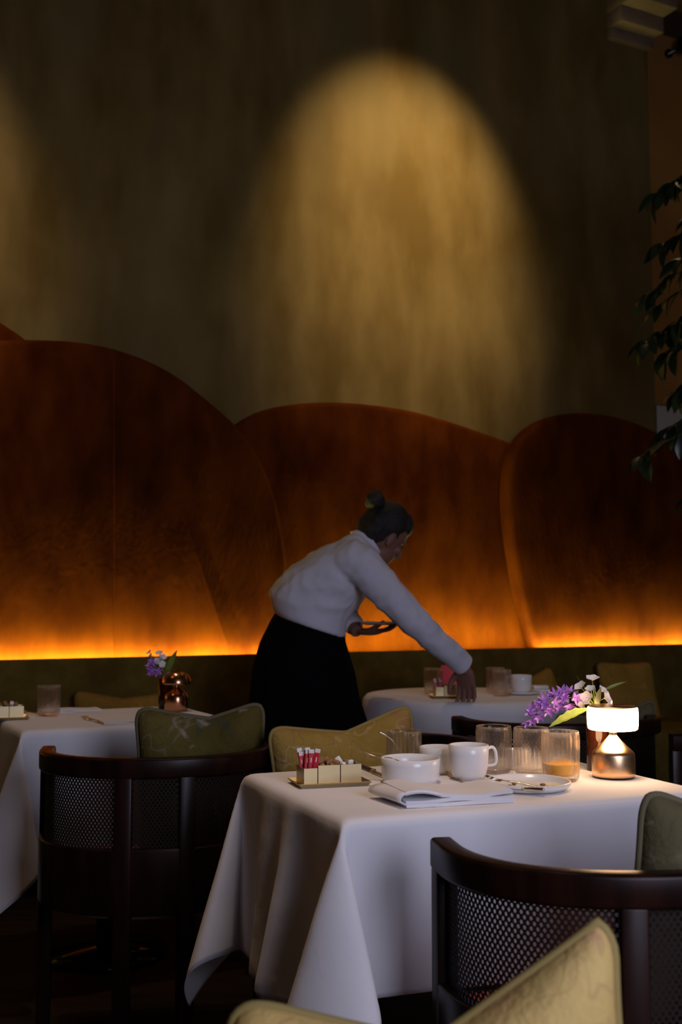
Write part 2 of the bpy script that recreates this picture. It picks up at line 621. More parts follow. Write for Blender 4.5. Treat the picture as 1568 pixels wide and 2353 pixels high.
panel('velvet_panel', 'rust velvet wall panel peeking out above the large panel at the left edge',
      [(-420, 1500), (-480, 1200), (-460, 900), (-330, 740), (-180, 665), (-70, 690), (0, 735), (80, 795), (190, 930), (260, 1120), (280, 1500)], 0.003, 0.05)
panel('velvet_panel', 'largest rust velvet wall panel with a tall round top, left of the waitress',
      [(-330, 1530), (-380, 1300), (-360, 1080), (-270, 890), (-140, 800), (0, 780), (110, 778), (210, 787), (310, 813), (400, 856), (480, 917), (555, 985), (604, 1058),
       (636, 1140), (655, 1230), (664, 1300), (662, 1360), (645, 1430), (600, 1520)], 0.065, 0.085,
      seam=[(262, 800), (262, 1000), (263, 1250), (264, 1530)])
panel('velvet_panel', 'middle rust velvet wall panel with a low sloping top behind the waitress',
      [(430, 1510), (400, 1300), (420, 1100), (490, 1020), (555, 968), (610, 941), (680, 927), (760, 922), (850, 927), (940, 940), (1020, 961), (1110, 991), (1190, 1023),
       (1280, 1090), (1330, 1200), (1340, 1495)], 0.003, 0.05)
panel('velvet_panel', 'rust velvet wall panel at the right, partly behind the hanging leaves',
      [(1232, 1495), (1212, 1420), (1192, 1330), (1176, 1230), (1169, 1150), (1173, 1075), (1190, 1022), (1222, 984), (1272, 957), (1340, 947), (1420, 956), (1490, 980),
       (1560, 1020), (1640, 1090), (1700, 1200), (1710, 1350), (1690, 1495)], 0.065, 0.085)

# ------------------------------------------------------------------ banquette with its light strip
XL, XR = -2.6, 3.1
root = wthing('banquette', 'long olive ribbed banquette running along the wall below the velvet panels', 'banquette', 0, 0.16, 0)
mesh('plinth', *rbox(XL, XR, 0.02, 0.50, 0.0, 0.14, 0.005), 'mahogany', root, smooth='auto')
mesh('seat', *rbox(XL, XR, 0.0, 0.62, 0.14, 0.46, 0.03, 3), 'corduroy', root, smooth='auto')
mesh('backrest', *rbox(XL, XR, 0.06, 0.10, 0.44, 0.88, 0.012, 3), 'corduroy', root, smooth='auto')
led = wthing('led_strip', 'amber light strip glowing along the gap behind the banquette top', 'light strip', 0, 0, 0)
mesh('strip', *box(XL, XR, 0.170, 0.190, 0.860, 0.866), 'led', led, smooth=False)

# ------------------------------------------------------------------ right edge: corbel, globe, framed panel, ficus
x0, zt = onwall(1394, 60, 0.0)
x1, _ = onwall(1488, 60, 0.0)
cz = onwall(1440, 95, 0.02)[1]
root = wthing('corbel', 'stepped stone corbel at the top of the wall corner', 'corbel', 0, 0, 0)
for i, (za, zb, pr) in enumerate(((-0.02, 0.05, 0.05), (0.05, 0.15, 0.14), (0.15, 0.26, 0.26), (0.26, 0.40, 0.34))):
    mesh('tier', *rbox(x0, x1 + 0.01, 0.0, pr, cz + za, cz + zb, 0.008), 'stone_corbel', root, smooth='auto')
g = onwall(1572, 103, -0.15)
root = wthing('globe_wall_lamp', 'glossy black globe on the ochre wall at the upper right edge', 'wall lamp', g[0], -0.30, g[1])
mesh('mount', *xf(lathe([(0.03, 0), (0.03, 0.02), (0.012, 0.022), (0.012, 0.12)], 20), Matrix.Rotation(-math.pi / 2, 4, 'X')), 'black_gloss', root)
mesh('globe', *ellipsoid((0, 0.15, 0), 0.055, 0.055, 0.055, 28, 18), 'black_gloss', root)
ga, gb = onwall(1508, 928, -0.27), onwall(1570, 990, -0.27)
root = wthing('picture', 'pale rectangular panel on the wall beside the leaves at the right', 'picture', 0, -0.30, 0)
mesh('frame', *rbox(ga[0], gb[0] + 0.1, 0.0, 0.02, gb[1] - 0.25, ga[1], 0.003), 'bark', root, smooth='auto')
mesh('sheet', *rbox(ga[0] + 0.012, gb[0] + 0.088, 0.019, 0.024, gb[1] - 0.238, ga[1] - 0.006, 0.002), 'white_paint', root, smooth='auto')


def leaf_mesh(L, Wd, droop=0.25, n=6, serr=0.0):
    V, F = [], []
    for i in range(n + 1):
        t = i / n
        w = Wd * math.sin(math.pi * min(1, t * 0.97 + 0.03)) ** 0.8 * (1 - 0.25 * t)
        if serr and 0 < i < n:
            w *= 1 + serr * (1 if i % 2 else -1)
        z = -droop * L * t * t
        V += [(-w, t * L, z + w * 0.3), (0, t * L, z), (w, t * L, z + w * 0.3)]
    for i in range(n):
        a = i * 3
        F += [(a, a + 1, a + 4, a + 3), (a + 1, a + 2, a + 5, a + 4)]
    return V, F


rng = random.Random(4)
FY = 4.75
PX = 2.02
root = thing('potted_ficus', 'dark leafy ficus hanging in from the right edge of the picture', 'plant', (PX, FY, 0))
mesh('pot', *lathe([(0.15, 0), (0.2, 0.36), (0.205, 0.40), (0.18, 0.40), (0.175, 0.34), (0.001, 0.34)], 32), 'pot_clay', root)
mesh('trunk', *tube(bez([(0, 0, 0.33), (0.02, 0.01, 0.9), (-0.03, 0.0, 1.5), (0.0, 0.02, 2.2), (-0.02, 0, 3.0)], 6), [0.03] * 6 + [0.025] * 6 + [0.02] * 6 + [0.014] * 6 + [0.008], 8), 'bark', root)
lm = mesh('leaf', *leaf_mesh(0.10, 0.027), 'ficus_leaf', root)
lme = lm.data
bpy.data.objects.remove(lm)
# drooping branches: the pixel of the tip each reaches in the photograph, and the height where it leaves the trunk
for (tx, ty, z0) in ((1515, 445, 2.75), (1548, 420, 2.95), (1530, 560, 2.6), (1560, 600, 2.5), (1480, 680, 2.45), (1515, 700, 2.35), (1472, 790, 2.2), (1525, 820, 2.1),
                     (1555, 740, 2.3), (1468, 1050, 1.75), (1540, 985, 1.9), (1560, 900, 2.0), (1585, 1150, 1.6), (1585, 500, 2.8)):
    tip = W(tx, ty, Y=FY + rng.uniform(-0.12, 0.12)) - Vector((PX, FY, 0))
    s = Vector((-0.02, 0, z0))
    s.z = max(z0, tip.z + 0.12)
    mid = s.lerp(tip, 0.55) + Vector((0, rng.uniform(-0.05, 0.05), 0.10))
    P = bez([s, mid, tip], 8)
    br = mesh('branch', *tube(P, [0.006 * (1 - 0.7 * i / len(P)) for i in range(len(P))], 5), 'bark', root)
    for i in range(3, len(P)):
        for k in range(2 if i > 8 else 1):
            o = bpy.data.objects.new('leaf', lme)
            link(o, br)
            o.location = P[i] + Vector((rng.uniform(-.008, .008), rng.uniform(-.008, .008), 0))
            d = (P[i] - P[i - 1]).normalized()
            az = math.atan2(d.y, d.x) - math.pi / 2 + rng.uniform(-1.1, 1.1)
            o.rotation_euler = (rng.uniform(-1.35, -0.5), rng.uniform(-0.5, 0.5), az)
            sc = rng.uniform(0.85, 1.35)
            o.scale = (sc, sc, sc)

# ------------------------------------------------------------------ chairs
HWD, TIPY, BKY = 0.285, 0.10, -0.185       # half width, arm tip, back of the barrel


def arc_path(n=60):
    """level path from the left arm tip round the back to the right arm tip"""
    P = [(-HWD, TIPY), (-HWD, TIPY - 0.03)]
    for i in range(n + 1):
        a = math.pi * i / n
        P.append((-HWD * abs(math.cos(a)) ** 0.88 * (1 if math.cos(a) >= 0 else -1), TIPY - 0.05 + (BKY - TIPY + 0.05) * math.sin(a) ** 0.92))
    P += [(HWD, TIPY - 0.03), (HWD, TIPY)]
    return P


def resample(P, n):
    P = [Vector(p) for p in P]
    d = [0]
    for a, b in zip(P, P[1:]):
        d.append(d[-1] + (b - a).length)
    out = []
    for i in range(n + 1):
        s = d[-1] * i / n
        j = 0
        while j < len(d) - 2 and d[j + 1] < s:
            j += 1
        out.append(P[j].lerp(P[j + 1], (s - d[j]) / max(1e-9, d[j + 1] - d[j])))
    return out, d[-1]


ARC, ARCL = resample(arc_path(), 72)


def arc_at(s):
    f = max(0, min(1, s)) * 72
    i = min(71, int(f))
    return ARC[i].lerp(ARC[i + 1], f - i)


def cane(s0, s1, z0, z1, name, parent):
    """woven cane: a lattice of diamond cells, each with a round hole"""
    dx, dz = 0.0051, 0.0072
    wid = (s1 - s0) * ARCL
    nx, nz = int(wid / dx), int((z1 - z0) / dz)
    V, F, idx = [], [], {}

    def vid(x, z):
        k = (round(x * 1e5), round(z * 1e5))
        if k not in idx:
            p = arc_at(s0 + x / ARCL)
            idx[k] = len(V)
            V.append((p.x, p.y, z0 + z))
        return idx[k]
    for i in range(nx + 1):
        for j in range(nz + 1):
            if (i + j) % 2:
                continue
            cx, cz = i * dx, j * dz
            outer = [(dx, 0), (dx / 2, dz / 2), (0, dz), (-dx / 2, dz / 2), (-dx, 0), (-dx / 2, -dz / 2), (0, -dz), (dx / 2, -dz / 2)]
            inner = [(0.0027 * math.cos(k * math.pi / 4), 0.0034 * math.sin(k * math.pi / 4)) for k in range(8)]
            a = [vid(cx + x, cz + z) for x, z in outer]
            b = [vid(cx + x, cz + z) for x, z in inner]
            for k in range(8):
                F.append((a[k], a[(k + 1) % 8], b[(k + 1) % 8], b[k]))
    o = mesh(name, V, F, 'cane', parent, smooth=False)
    s = o.modifiers.new('s', 'SOLIDIFY')
    s.thickness = 0.0016
    s.offset = 0
    return o


def make_chair(label, group):
    t = thing('cane_armchair', label, 'chair', group=group)
    path = [(p.x, p.y) for p in ARC]
    mesh('top_rail', *sweep(path, rrect(-0.019, 0.019, 0.695, 0.745, 0.007)), 'mahogany', t, smooth='auto')
    mesh('bottom_rail', *sweep(path, rrect(-0.016, 0.016, 0.365, 0.525, 0.005)), 'mahogany', t, smooth='auto')
    posts = []
    for s in (0.018, 0.418, 0.582, 0.982):
        p, q = arc_at(s), arc_at(s + 0.02 if s < .9 else s - 0.02)
        a = math.atan2(q.y - p.y, q.x - p.x)
        posts.append(s)
        M = Matrix.Translation((p.x, p.y, 0)) @ Matrix.Rotation(a, 4, 'Z')
        mesh('leg', *xf(rbox(-0.021, 0.021, -0.0175, 0.0175, 0.0, 0.70, 0.005), M), 'mahogany', t, smooth='auto')
    for a, b in zip(posts, posts[1:]):
        cane(a, b, 0.52, 0.70, 'cane_panel', t)
    # seat: the inside of the barrel, straight across the front
    O = [(p.x * 0.90, p.y * 0.90 + 0.005) for p in ARC[2:-2:2]]
    O = O + [(0.257, 0.24), (0.235, 0.275), (-0.235, 0.275), (-0.257, 0.24)]
    n = len(O)
    cx, cy = 0, 0.05
    V, F = [], []
    rings = [(0.93, 0.345), (1, 0.355), (1, 0.41), (0.985, 0.43), (0.95, 0.441), (0.6, 0.447)]
    for k, z in rings:
        V += [(cx + (x - cx) * k, cy + (y - cy) * k, z) for x, y in O]
    for r in range(len(rings) - 1):
        for i in range(n):
            F.append((r * n + i, r * n + (i + 1) % n, (r + 1) * n + (i + 1) % n, (r + 1) * n + i))
    F.append(tuple(range(n)))
    F.append(tuple(range((len(rings) - 1) * n, len(rings) * n)))
    mesh('seat', V, F, 'seat_velvet', t, smooth='auto')
    return t


def place(o, tipL, rz, tip=-1):
    """set a chair so that its left (-1) or right (+1) arm tip stands at a point"""
    c, s = math.cos(rz), math.sin(rz)
    x, y = tip * HWD * o.scale.x, TIPY * o.scale.y
    o.location = (tipL[0] - (c * x - s * y), tipL[1] - (s * x + c * y), 0)
    o.rotation_euler = (0, 0, rz)


CG = 'cane-back armchairs around the tables'
ch1 = make_chair('dark cane-back armchair in front at the right, pushed up to the set table', CG)
place(ch1, (0.165, 1.895), math.radians(9))
ch2 = copy_tree(ch1)
ch2['label'] = 'dark cane-back armchair at the left, its back turned, with the green cushion on it'
place(ch2, (-0.785, 3.08), math.radians(9))
ch3 = copy_tree(ch1)
ch3['label'] = 'dark cane-back armchair beyond the table lamp, drawn up to the round table'
ch3.scale = (1.16, 1.1, 1.0)
place(ch3, (0.395, 3.88), math.radians(11))
ch4 = copy_tree(ch1)
ch4['label'] = 'armchair facing the camera behind the set table, holding the gold floral cushion'
ch4.location = (0.085, 3.19, 0)
ch4.rotation_euler = (0, 0, math.radians(180 + 16))
ch5 = copy_tree(ch1)
ch5['label'] = 'armchair at the right edge showing only the end of one brown arm'
ch5.location = (1.09, 3.075, 0)
ch5.rotation_euler = (0, 0, math.radians(95))


# ------------------------------------------------------------------ cushions
def cushion(label, group, w, h, th, dip, u0, cov, pip, loc, tilt, rz, roll=0, lift=(0.0, 0.0), n=26, pinch=0.06, taper=0.0):
    """a square scatter cushion standing on its lower edge, chopped in at the top; x across, z up"""
    t = thing('cushion', label, 'cushion', group=group)
    t.matrix_world = Matrix.Translation(loc) @ Matrix.Rotation(rz, 4, 'Z') @ Matrix.Rotation(tilt, 4, 'X') @ Matrix.Rotation(roll, 4, 'Y')

    def outl(u, v):
        x = u * (1 - pinch * (1 - v * v))
        x *= 1 - taper * (v + 1) / 2
        z = v * (1 - 0.5 * pinch * (1 - u * u))
        # V-shaped chop in the upper edge
        k = (u - u0) / (1 - u0) if u > u0 else (u0 - u) / (1 + u0)
        top = (v + 1) / 2
        z -= dip * 2 * (1 - k) * top ** 1.6
        z += (lift[0] * (1 - u) / 2 + lift[1] * (1 + u) / 2) * top
        # round the corners off
        r = max(0, abs(u) + abs(v) - 1.72) / 0.28
        x -= 0.075 * r * r * (1 if u > 0 else -1)
        z -= 0.075 * r * r * (1 if v > 0 else -1)
        return x * w / 2, (z + 1) * h / 2
    V, F = [], []
    for sgn in (-1, 1):
        for j in range(n + 1):
            for i in range(n + 1):
                u, v = -math.cos(math.pi * i / n), -math.cos(math.pi * j / n)
                x, z = outl(u, v)
                f = max(0, (1 - u ** 4) * (1 - v ** 4)) ** 0.55
                crease = 1 - 0.55 * math.exp(-((u - u0) / 0.22) ** 2) * max(0, v) ** 1.2
                y = sgn * th / 2 * f * crease * (1 + 0.06 * math.sin(5 * u + 3 * v))
                V.append((x, y, z))
    m = (n + 1) ** 2
    for s in (0, 1):
        for j in range(n):
            for i in range(n):
                a = s * m + j * (n + 1) + i
                F.append((a, a + 1, a + n + 2, a + n + 1))
    o = mesh('cover', V, F, cov, t)
    bm = bmesh.new()
    bm.from_mesh(o.data)
    bmesh.ops.remove_doubles(bm, verts=bm.verts, dist=1e-5)
    bmesh.ops.recalc_face_normals(bm, faces=bm.faces)
    bm.to_mesh(o.data)
    bm.free()
    P = []
    K = 30
    for a, b in (((-1, -1), (1, -1)), ((1, -1), (1, 1)), ((1, 1), (-1, 1)), ((-1, 1), (-1, -1))):
        for k in range(K):
            q = k / K
            x, z = outl(a[0] + (b[0] - a[0]) * q, a[1] + (b[1] - a[1]) * q)
            P.append((x * 1.006, 0, z))
    nn = len(P)
    Vp, Fp = [], []
    for i, p in enumerate(P):
        tn = (Vector(P[(i + 1) % nn]) - Vector(P[i - 1])).normalized()
        e1 = Vector((0, 1, 0))
        e2 = tn.cross(e1)
        for k in range(8):
            a = math.pi * k / 4
            Vp.append(Vector(p) + (e1 * math.cos(a) + e2 * math.sin(a)) * 0.006)
    for i in range(nn):
        for k in range(8):
            Fp.append((i * 8 + k, i * 8 + (k + 1) % 8, ((i + 1) % nn) * 8 + (k + 1) % 8, ((i + 1) % nn) * 8 + k))
    mesh('piping', Vp, Fp, pip, t)
    return t


R = math.radians
KG = 'scatter cushions on the chairs and banquette'
# on the left chair
cushion('olive green floral cushion standing on the left cane chair', KG, 0.345, 0.42, 0.11, 0.09, 0.13, 'cushion_olive', 'piping_olive',
        Vector((-0.375, 3.15, 0.445)), R(10), R(8), R(-2))
# on the chair behind the set table
cushion('gold floral cushion with a deep chopped top behind the set table', KG, 0.40, 0.38, 0.12, 0.12, 0.05, 'cushion_gold', 'piping_gold',
        Vector((0.030, 3.05, 0.445)), R(-3), R(14), R(-4), lift=(-0.03, 0.10))
# on the front right chair
cushion('grey-olive cushion on the front right armchair, cut off by the picture edge', KG, 0.30, 0.40, 0.12, 0.10, 0.0, 'cushion_grey', 'piping_olive',
        Vector((0.575, 1.86, 0.445)), R(10), R(12), R(3))
# on the chair beyond the lamp
cushion('small grey-green cushion corner showing behind the white flowers', KG, 0.36, 0.36, 0.11, 0.14, 0.0, 'cushion_grey', 'piping_olive',
        Vector((0.90, 3.98, 0.445)), R(10), R(10), R(0), lift=(-0.25, 0.0))
# foreground cushion on a bench below the frame
bn = thing('bench', 'low upholstered bench below the picture edge carrying the nearest cushion', 'bench', (0.02, 1.21, 0), R(-6))
mesh('seat', *rbox(-0.5, 0.5, -0.2, 0.2, 0.34, 0.45, 0.03, 3), 'seat_velvet', bn, smooth='auto')
for sx in (-1, 1):
    for sy in (-1, 1):
        mesh('leg', *rbox(sx * 0.44 - 0.02, sx * 0.44 + 0.02, sy * 0.15 - 0.02, sy * 0.15 + 0.02, 0, 0.35, 0.004), 'mahogany', bn, smooth='auto')
cushion('nearest sand coloured floral cushion at the bottom edge of the picture', KG, 0.47, 0.30, 0.13, 0.29, 0.05, 'cushion_sand', 'piping_gold',
        Vector((0.085, 1.21, 0.45)), R(-4), R(-2), 0, lift=(-0.24, 0.36), taper=0.14)


def on_bench(px, pyt, w, h, label, cov, pip, rz=0, roll=0, dip=0.06, y=0.42):
    x, z = onwall(px, pyt, y)
    p = wl(x, y, 0.46)
    hh = max(0.2, z - 0.46) * 1.03
    cushion(label, KG, w, hh, 0.11, dip, 0.0, cov, pip, p, R(-14), PSI + rz, roll)


on_bench(1455, 1523, 0.40, 0, 'large mustard cushion leaning on the banquette at the right', 'cushion_mustard', 'piping_mustard', roll=R(1), dip=0.02)
on_bench(1262, 1545, 0.30, 0, 'mustard cushion on the banquette half hidden behind the white cups', 'cushion_mustard', 'piping_mustard', roll=R(-14), dip=0.05)
on_bench(280, 1592, 0.42, 0, 'mustard cushion on the banquette behind the left table', 'cushion_mustard', 'piping_mustard', roll=R(4), dip=0.10)


# ------------------------------------------------------------------ tables and cloths
TZ = 0.75
EAR = 0.44
CT = 0.755            # top of the cloth


def rect_cloth(name, label, parent_loc, rz, a, b, o, folds, seed, zt=CT, ofront=None):
    """cloth over a rectangular top: a, b half sizes, o overhang; corners fall in round cones"""
    rg = random.Random(seed)
    al = math.asin(0.25)
    ph = [rg.uniform(0, 6.28) for _ in range(8)]

    def axis(half, olow):
        n1 = max(8, int(2 * half / 0.014))
        n2 = int(o / 0.012)
        return [-half - olow + olow * k / n2 for k in range(n2)] + [-half + 2 * half * k / n1 for k in range(n1)] + [half + o * k / n2 for k in range(n2 + 1)]
    A, B = axis(a, o), axis(b, ofront or o)

    def fold(side, s, d):
        """outward push of a hanging side at s (-1..1 along the side) and drop d"""
        win = math.sin(math.pi * min(1, max(0, (s + 1) / 2))) ** 0.5
        v = 0.02 * d / o + 0.010 * math.sin(5.2 * s + ph[side]) * d / o
        for sd, c, w, amp in folds:
            if sd == side:
                v += amp * math.exp(-((s - c) / w) ** 2) * (d / o) ** 1.2
        return v * win

    def pos(p, q):
        dp, dq = abs(p) - a, abs(q) - b
        sp, sq = (1 if p > 0 else -1), (1 if q > 0 else -1)
        if dp <= 0 and dq <= 0:
            return (p, q, zt)
        if dq <= 0:
            f = fold(0 if sp > 0 else 2, q / b * sp, dp)
            return (sp * (a + f), q, zt - math.sqrt(max(0, dp * dp - f * f)))
        if dp <= 0:
            f = fold(1 if sq > 0 else 3, -p / a * sq, dq)
            return (p, sq * (b + f), zt - math.sqrt(max(0, dq * dq - f * f)))
        r, phi = math.hypot(dp, dq), math.atan2(dq, dp)
        e = Vector((1, 1, 0)).normalized()
        c = Vector((e.x * math.sin(al), e.y * math.sin(al), -math.cos(al)))
        nad = Vector((0, 0, -1))
        n1 = (nad - c * nad.dot(c)).normalized()
        n2 = Vector((1, -1, 0)).normalized()
        th = 4 * phi
        d = c * math.cos(al) + (n1 * math.cos(th) + n2 * math.sin(th)) * math.sin(al)
        out_, sid = d.x * e.x + d.y * e.y, d.x * n2.x + d.y * n2.y
        d = (e * out_ * EAR + n2 * sid * 1.05 + Vector((0, 0, d.z))).normalized()
        return (sp * (a + d.x * r), sq * (b + d.y * r), zt + d.z * r)
    V = [pos(p, q) for q in B for p in A]
    n = len(A)
    F = [(j * n + i, j * n + i + 1, (j + 1) * n + i + 1, (j + 1) * n + i) for j in range(len(B) - 1) for i in range(n - 1)]
    # relax so that the edges round over and the cones settle
    X = np.array(V).reshape(len(B), n, 3)
    top = X[:, :, 2] > zt - 1e-6
    for _ in range(5):
        Y = X.copy()
        Y[1:-1, 1:-1] = 0.5 * X[1:-1, 1:-1] + 0.125 * (X[:-2, 1:-1] + X[2:, 1:-1] + X[1:-1, :-2] + X[1:-1, 2:])
        Y[0, 1:-1] = 0.5 * X[0, 1:-1] + 0.25 * (X[0, :-2] + X[0, 2:])
        Y[-1, 1:-1] = 0.5 * X[-1, 1:-1] + 0.25 * (X[-1, :-2] + X[-1, 2:])
        Y[1:-1, 0] = 0.5 * X[1:-1, 0] + 0.25 * (X[:-2, 0] + X[2:, 0])
        Y[1:-1, -1] = 0.5 * X[1:-1, -1] + 0.25 * (X[:-2, -1] + X[2:, -1])
        X = Y
    V = X.reshape(-1, 3)
    out = []
    for x, y, z in V:
        if z < zt - 0.02:
            k = min(1, (zt - z) / 0.2)
            nz = noise.noise(Vector((x * 7 + seed, y * 7, z * 4))) * 0.006 * k
            l = math.hypot(x, y) or 1
            out.append((x + x / l * nz, y + y / l * nz, z))
        else:
            out.append((x, y, z))
    ob = mesh(name, out, F, 'linen')
    s = ob.modifiers.new('s', 'SOLIDIFY')
    s.thickness = 0.0015
    s.offset = -1
    ob.location = (parent_loc[0], parent_loc[1], 0)
    ob.rotation_euler = (0, 0, rz)
    return tag(ob, label, 'tablecloth', 'white tablecloths')


def rect_table(label, loc, rz, a, b):
    t = thing('dining_table', label, 'table', (loc[0], loc[1], 0), rz, 'tables under white cloths')
    mesh('tabletop', *rbox(-a + 0.02, a - 0.02, -b + 0.02, b - 0.02, TZ - 0.03, TZ, 0.006), 'mahogany', t, smooth='auto')
    mesh('column', *lathe([(0.035, 0.03), (0.03, 0.1), (0.03, 0.66), (0.06, 0.72)], 20), 'black_gloss', t)
    mesh('base', *lathe([(0.2, 0), (0.2, 0.012), (0.05, 0.03), (0.035, 0.035)], 32), 'black_gloss', t)
    return t


RT = R(22.2)
v_, u_ = Vector((math.cos(RT), math.sin(RT), 0)), Vector((-math.sin(RT), math.cos(RT), 0))
Bc = Vector((0.0, 1.985, 0))
TA, TB = 0.405, 0.295
tc = Bc + v_ * TA + u_ * TB
rect_table('set dining table in front under a white cloth, carrying the lit lamp', tc, RT, TA, TB)
# sides: 0 right, 1 back, 2 left, 3 front
rect_cloth('tablecloth', 'white cloth hanging in folds from the front table with the lit lamp', tc, RT, TA - 0.003, TB - 0.003, 0.375,
           [(2, 0.12, 0.09, 0.075), (2, 0.40, 0.12, -0.02), (2, -0.35, 0.14, 0.03), (2, -0.1, 0.1, -0.015), (3, 0.2, 0.4, 0.03), (3, -0.5, 0.2, -0.01)], 3, ofront=0.305)
RL = R(27)
vl, ul = Vector((math.cos(RL), math.sin(RL), 0)), Vector((-math.sin(RL), math.cos(RL), 0))
LA = 0.345
tl = Vector((-0.935, 3.335, 0)) + vl * LA + ul * TB
rect_table('dining table at the left under a white cloth, carrying the copper lamp', tl, RL, LA, TB)
rect_cloth('tablecloth', 'white cloth on the left table below the copper lamp', tl, RL, LA - 0.003, TB - 0.003, 0.37,
           [(3, -0.3, 0.4, 0.02)], 8)
# round table by the banquette
FC, FR = Vector((0.50, 4.64, 0)), 0.40
t = thing('round_table', 'round dining table under a white cloth where the waitress reaches', 'table', FC, 0, 'tables under white cloths')
mesh('tabletop', *lathe([(0.001, TZ - 0.03), (FR - 0.01, TZ - 0.03), (FR - 0.003, TZ - 0.015), (FR - 0.01, TZ), (0.001, TZ)], 48), 'mahogany', t, smooth='auto')
mesh('column', *lathe([(0.035, 0.03), (0.03, 0.1), (0.03, 0.66), (0.06, 0.72)], 20), 'black_gloss', t)
mesh('base', *lathe([(0.2, 0), (0.2, 0.012), (0.05, 0.03), (0.035, 0.035)], 32), 'black_gloss', t)
V, F = [], []
NA, ND = 160, 26
for j in range(ND + 1):
    for i in range(NA):
        th = 2 * math.pi * i / NA
        if j <= 8:
            r, z = (FR - 0.004) * (0.02 + 0.98 * j / 8), CT
        else:
            d = 0.42 * (j - 8) / (ND - 8)
            am = 0.042 * (d / 0.42) ** 0.9
            f = am * (0.9 + math.cos(7 * th + 1.1) + 0.45 * math.cos(11 * th + 2.0 + 0.6 * math.sin(2 * th)))
            k = min(1, d / 0.03)
            r, z = FR - 0.004 + 0.012 * math.sin(k * math.pi / 2) + f, CT - d + 0.008 * (1 - k)
            if j == 9:
                z = CT - 0.012
        V.append((r * math.cos(th), r * math.sin(th), z))
for j in range(ND):
    for i in range(NA):
        F.append((j * NA + i, j * NA + (i + 1) % NA, (j + 1) * NA + (i + 1) % NA, (j + 1) * NA + i))
F.append(tuple(range(NA)))
o = mesh('tablecloth', V, F, 'linen')
o.location = FC
tag(o, 'white cloth falling in soft folds from the round table behind', 'tablecloth', 'white tablecloths')


# ------------------------------------------------------------------ tableware
def gl_prof(r, h):
    return [(0.001, 0.0), (r * 0.86, 0.0), (r * 0.93, 0.004), (r * 0.95, 0.012), (r * 0.975, h * 0.35), (r * 0.99, h * 0.65), (r, h * 0.87), (r, h * 0.985), (r - 0.0008, h),
            (r - 0.0022, h * 0.985), (r - 0.0024, h * 0.87), (r * 0.985 - 0.003, h * 0.6), (r * 0.95 - 0.003, 0.02), (r * 0.88 - 0.003, 0.011), (0.001, 0.010)]


def tumbler(label, px, py, r, h, group, fill=None, z=CT):
    p = W(px, py, z=z)
    t = thing('fluted_tumbler', label, 'glass', p, 0.1, group)
    mesh('glass_body', *lathe(gl_prof(r, h), 96, 26, 0.085, (3, 6)), 'glass', t)
    if fill:
        k, mt, nm = fill
        mesh(nm, *lathe([(0.001, 0.0115), (r * 0.87 - 0.0035, 0.0125), (r * 0.94 - 0.0035, 0.021), (r * 0.955 - 0.0035, k), (0.001, k)], 40), mt, t, smooth='auto')
    return t


GG = 'fluted glass tumblers'
tumbler('empty fluted tumbler behind the white bowl on the front table', 929, 1772, 0.0385, 0.090, GG)
tumbler('fluted tumbler just right of the coffee cup, farthest back of the three', 1136, 1775, 0.0385, 0.102, GG)
tumbler('fluted tumbler standing between the coffee cup glass and the juice glass', 1222, 1779, 0.0375, 0.101, GG)
tumbler('fluted tumbler with orange juice left in the bottom', 1290, 1793, 0.0390, 0.103, GG, (0.035, 'juice', 'juice'))
tumbler('fluted tumbler alone on the left table', 112, 1645, 0.037, 0.100, GG)
tumbler('fluted tumbler on the round table in front of the cuff', 996, 1594, 0.0375, 0.104, GG)
tumbler('rear fluted tumbler of the pair beside the white cup on the round table', 1139, 1592, 0.0375, 0.104, GG)
tumbler('front fluted tumbler of the pair beside the white cup on the round table', 1154, 1599, 0.0375, 0.104, GG)


def bowl_prof(r, h, foot=0.85):
    return [(0.001, 0.002), (r * foot * 0.9, 0.0), (r * foot, 0.002), (r * (foot + 0.06), h * 0.2), (r * 0.985, h * 0.7), (r, h), (r - 0.002, h + 0.001), (r - 0.004, h),
            (r * 0.985 - 0.005, h * 0.7), (r * (foot + 0.05) - 0.005, h * 0.25), (r * foot * 0.85, 0.006), (0.001, 0.006)]


def cup(label, px, py, r, h, ang, z=CT, saucer=None, group='white porcelain cups'):
    p = W(px, py, z=z)
    t = thing('coffee_cup', label, 'cup', p, ang, group)
    mesh('body', *lathe([(0.001, 0.003), (r * 0.68, 0.0), (r * 0.74, 0.002), (r * 0.86, h * 0.14), (r * 0.965, h * 0.4), (r, h * 0.75), (r, h), (r - 0.0018, h + 0.0008), (r - 0.0035, h),
                         (r * 0.99 - 0.004, h * 0.7), (r * 0.95 - 0.004, h * 0.4), (r * 0.82, h * 0.15), (r * 0.6, 0.007), (0.001, 0.007)], 44), 'porcelain', t)
    P = bez([(r * 0.96, 0, h * 0.86), (r + 0.012, 0, h * 0.90), (r + 0.019, 0, h * 0.72), (r + 0.017, 0, h * 0.42), (r * 0.95, 0, h * 0.38)], 6)
    mesh('handle', *tube(P, 0.0036, 8, sq=1.4), 'porcelain', t)
    return t


cup('white coffee cup with a loop handle at the middle of the front table', 1078, 1790, 0.0425, 0.072, 0.25)
cup('white coffee cup half hidden between the bowl and the handled cup', 1008, 1776, 0.042, 0.057, 1.57)
p = W(944, 1797, z=CT)
t = thing('soup_bowl', 'low straight-sided white bowl on the front table', 'bowl', p)
mesh('bowl_body', *lathe(bowl_prof(0.0625, 0.050, 0.90), 56), 'porcelain', t)
mesh('glaze_ring', *lathe([(0.0555, 0.0005), (0.057, -0.0), (0.057, 0.0025), (0.0555, 0.0025)], 48), 'porcelain', t)


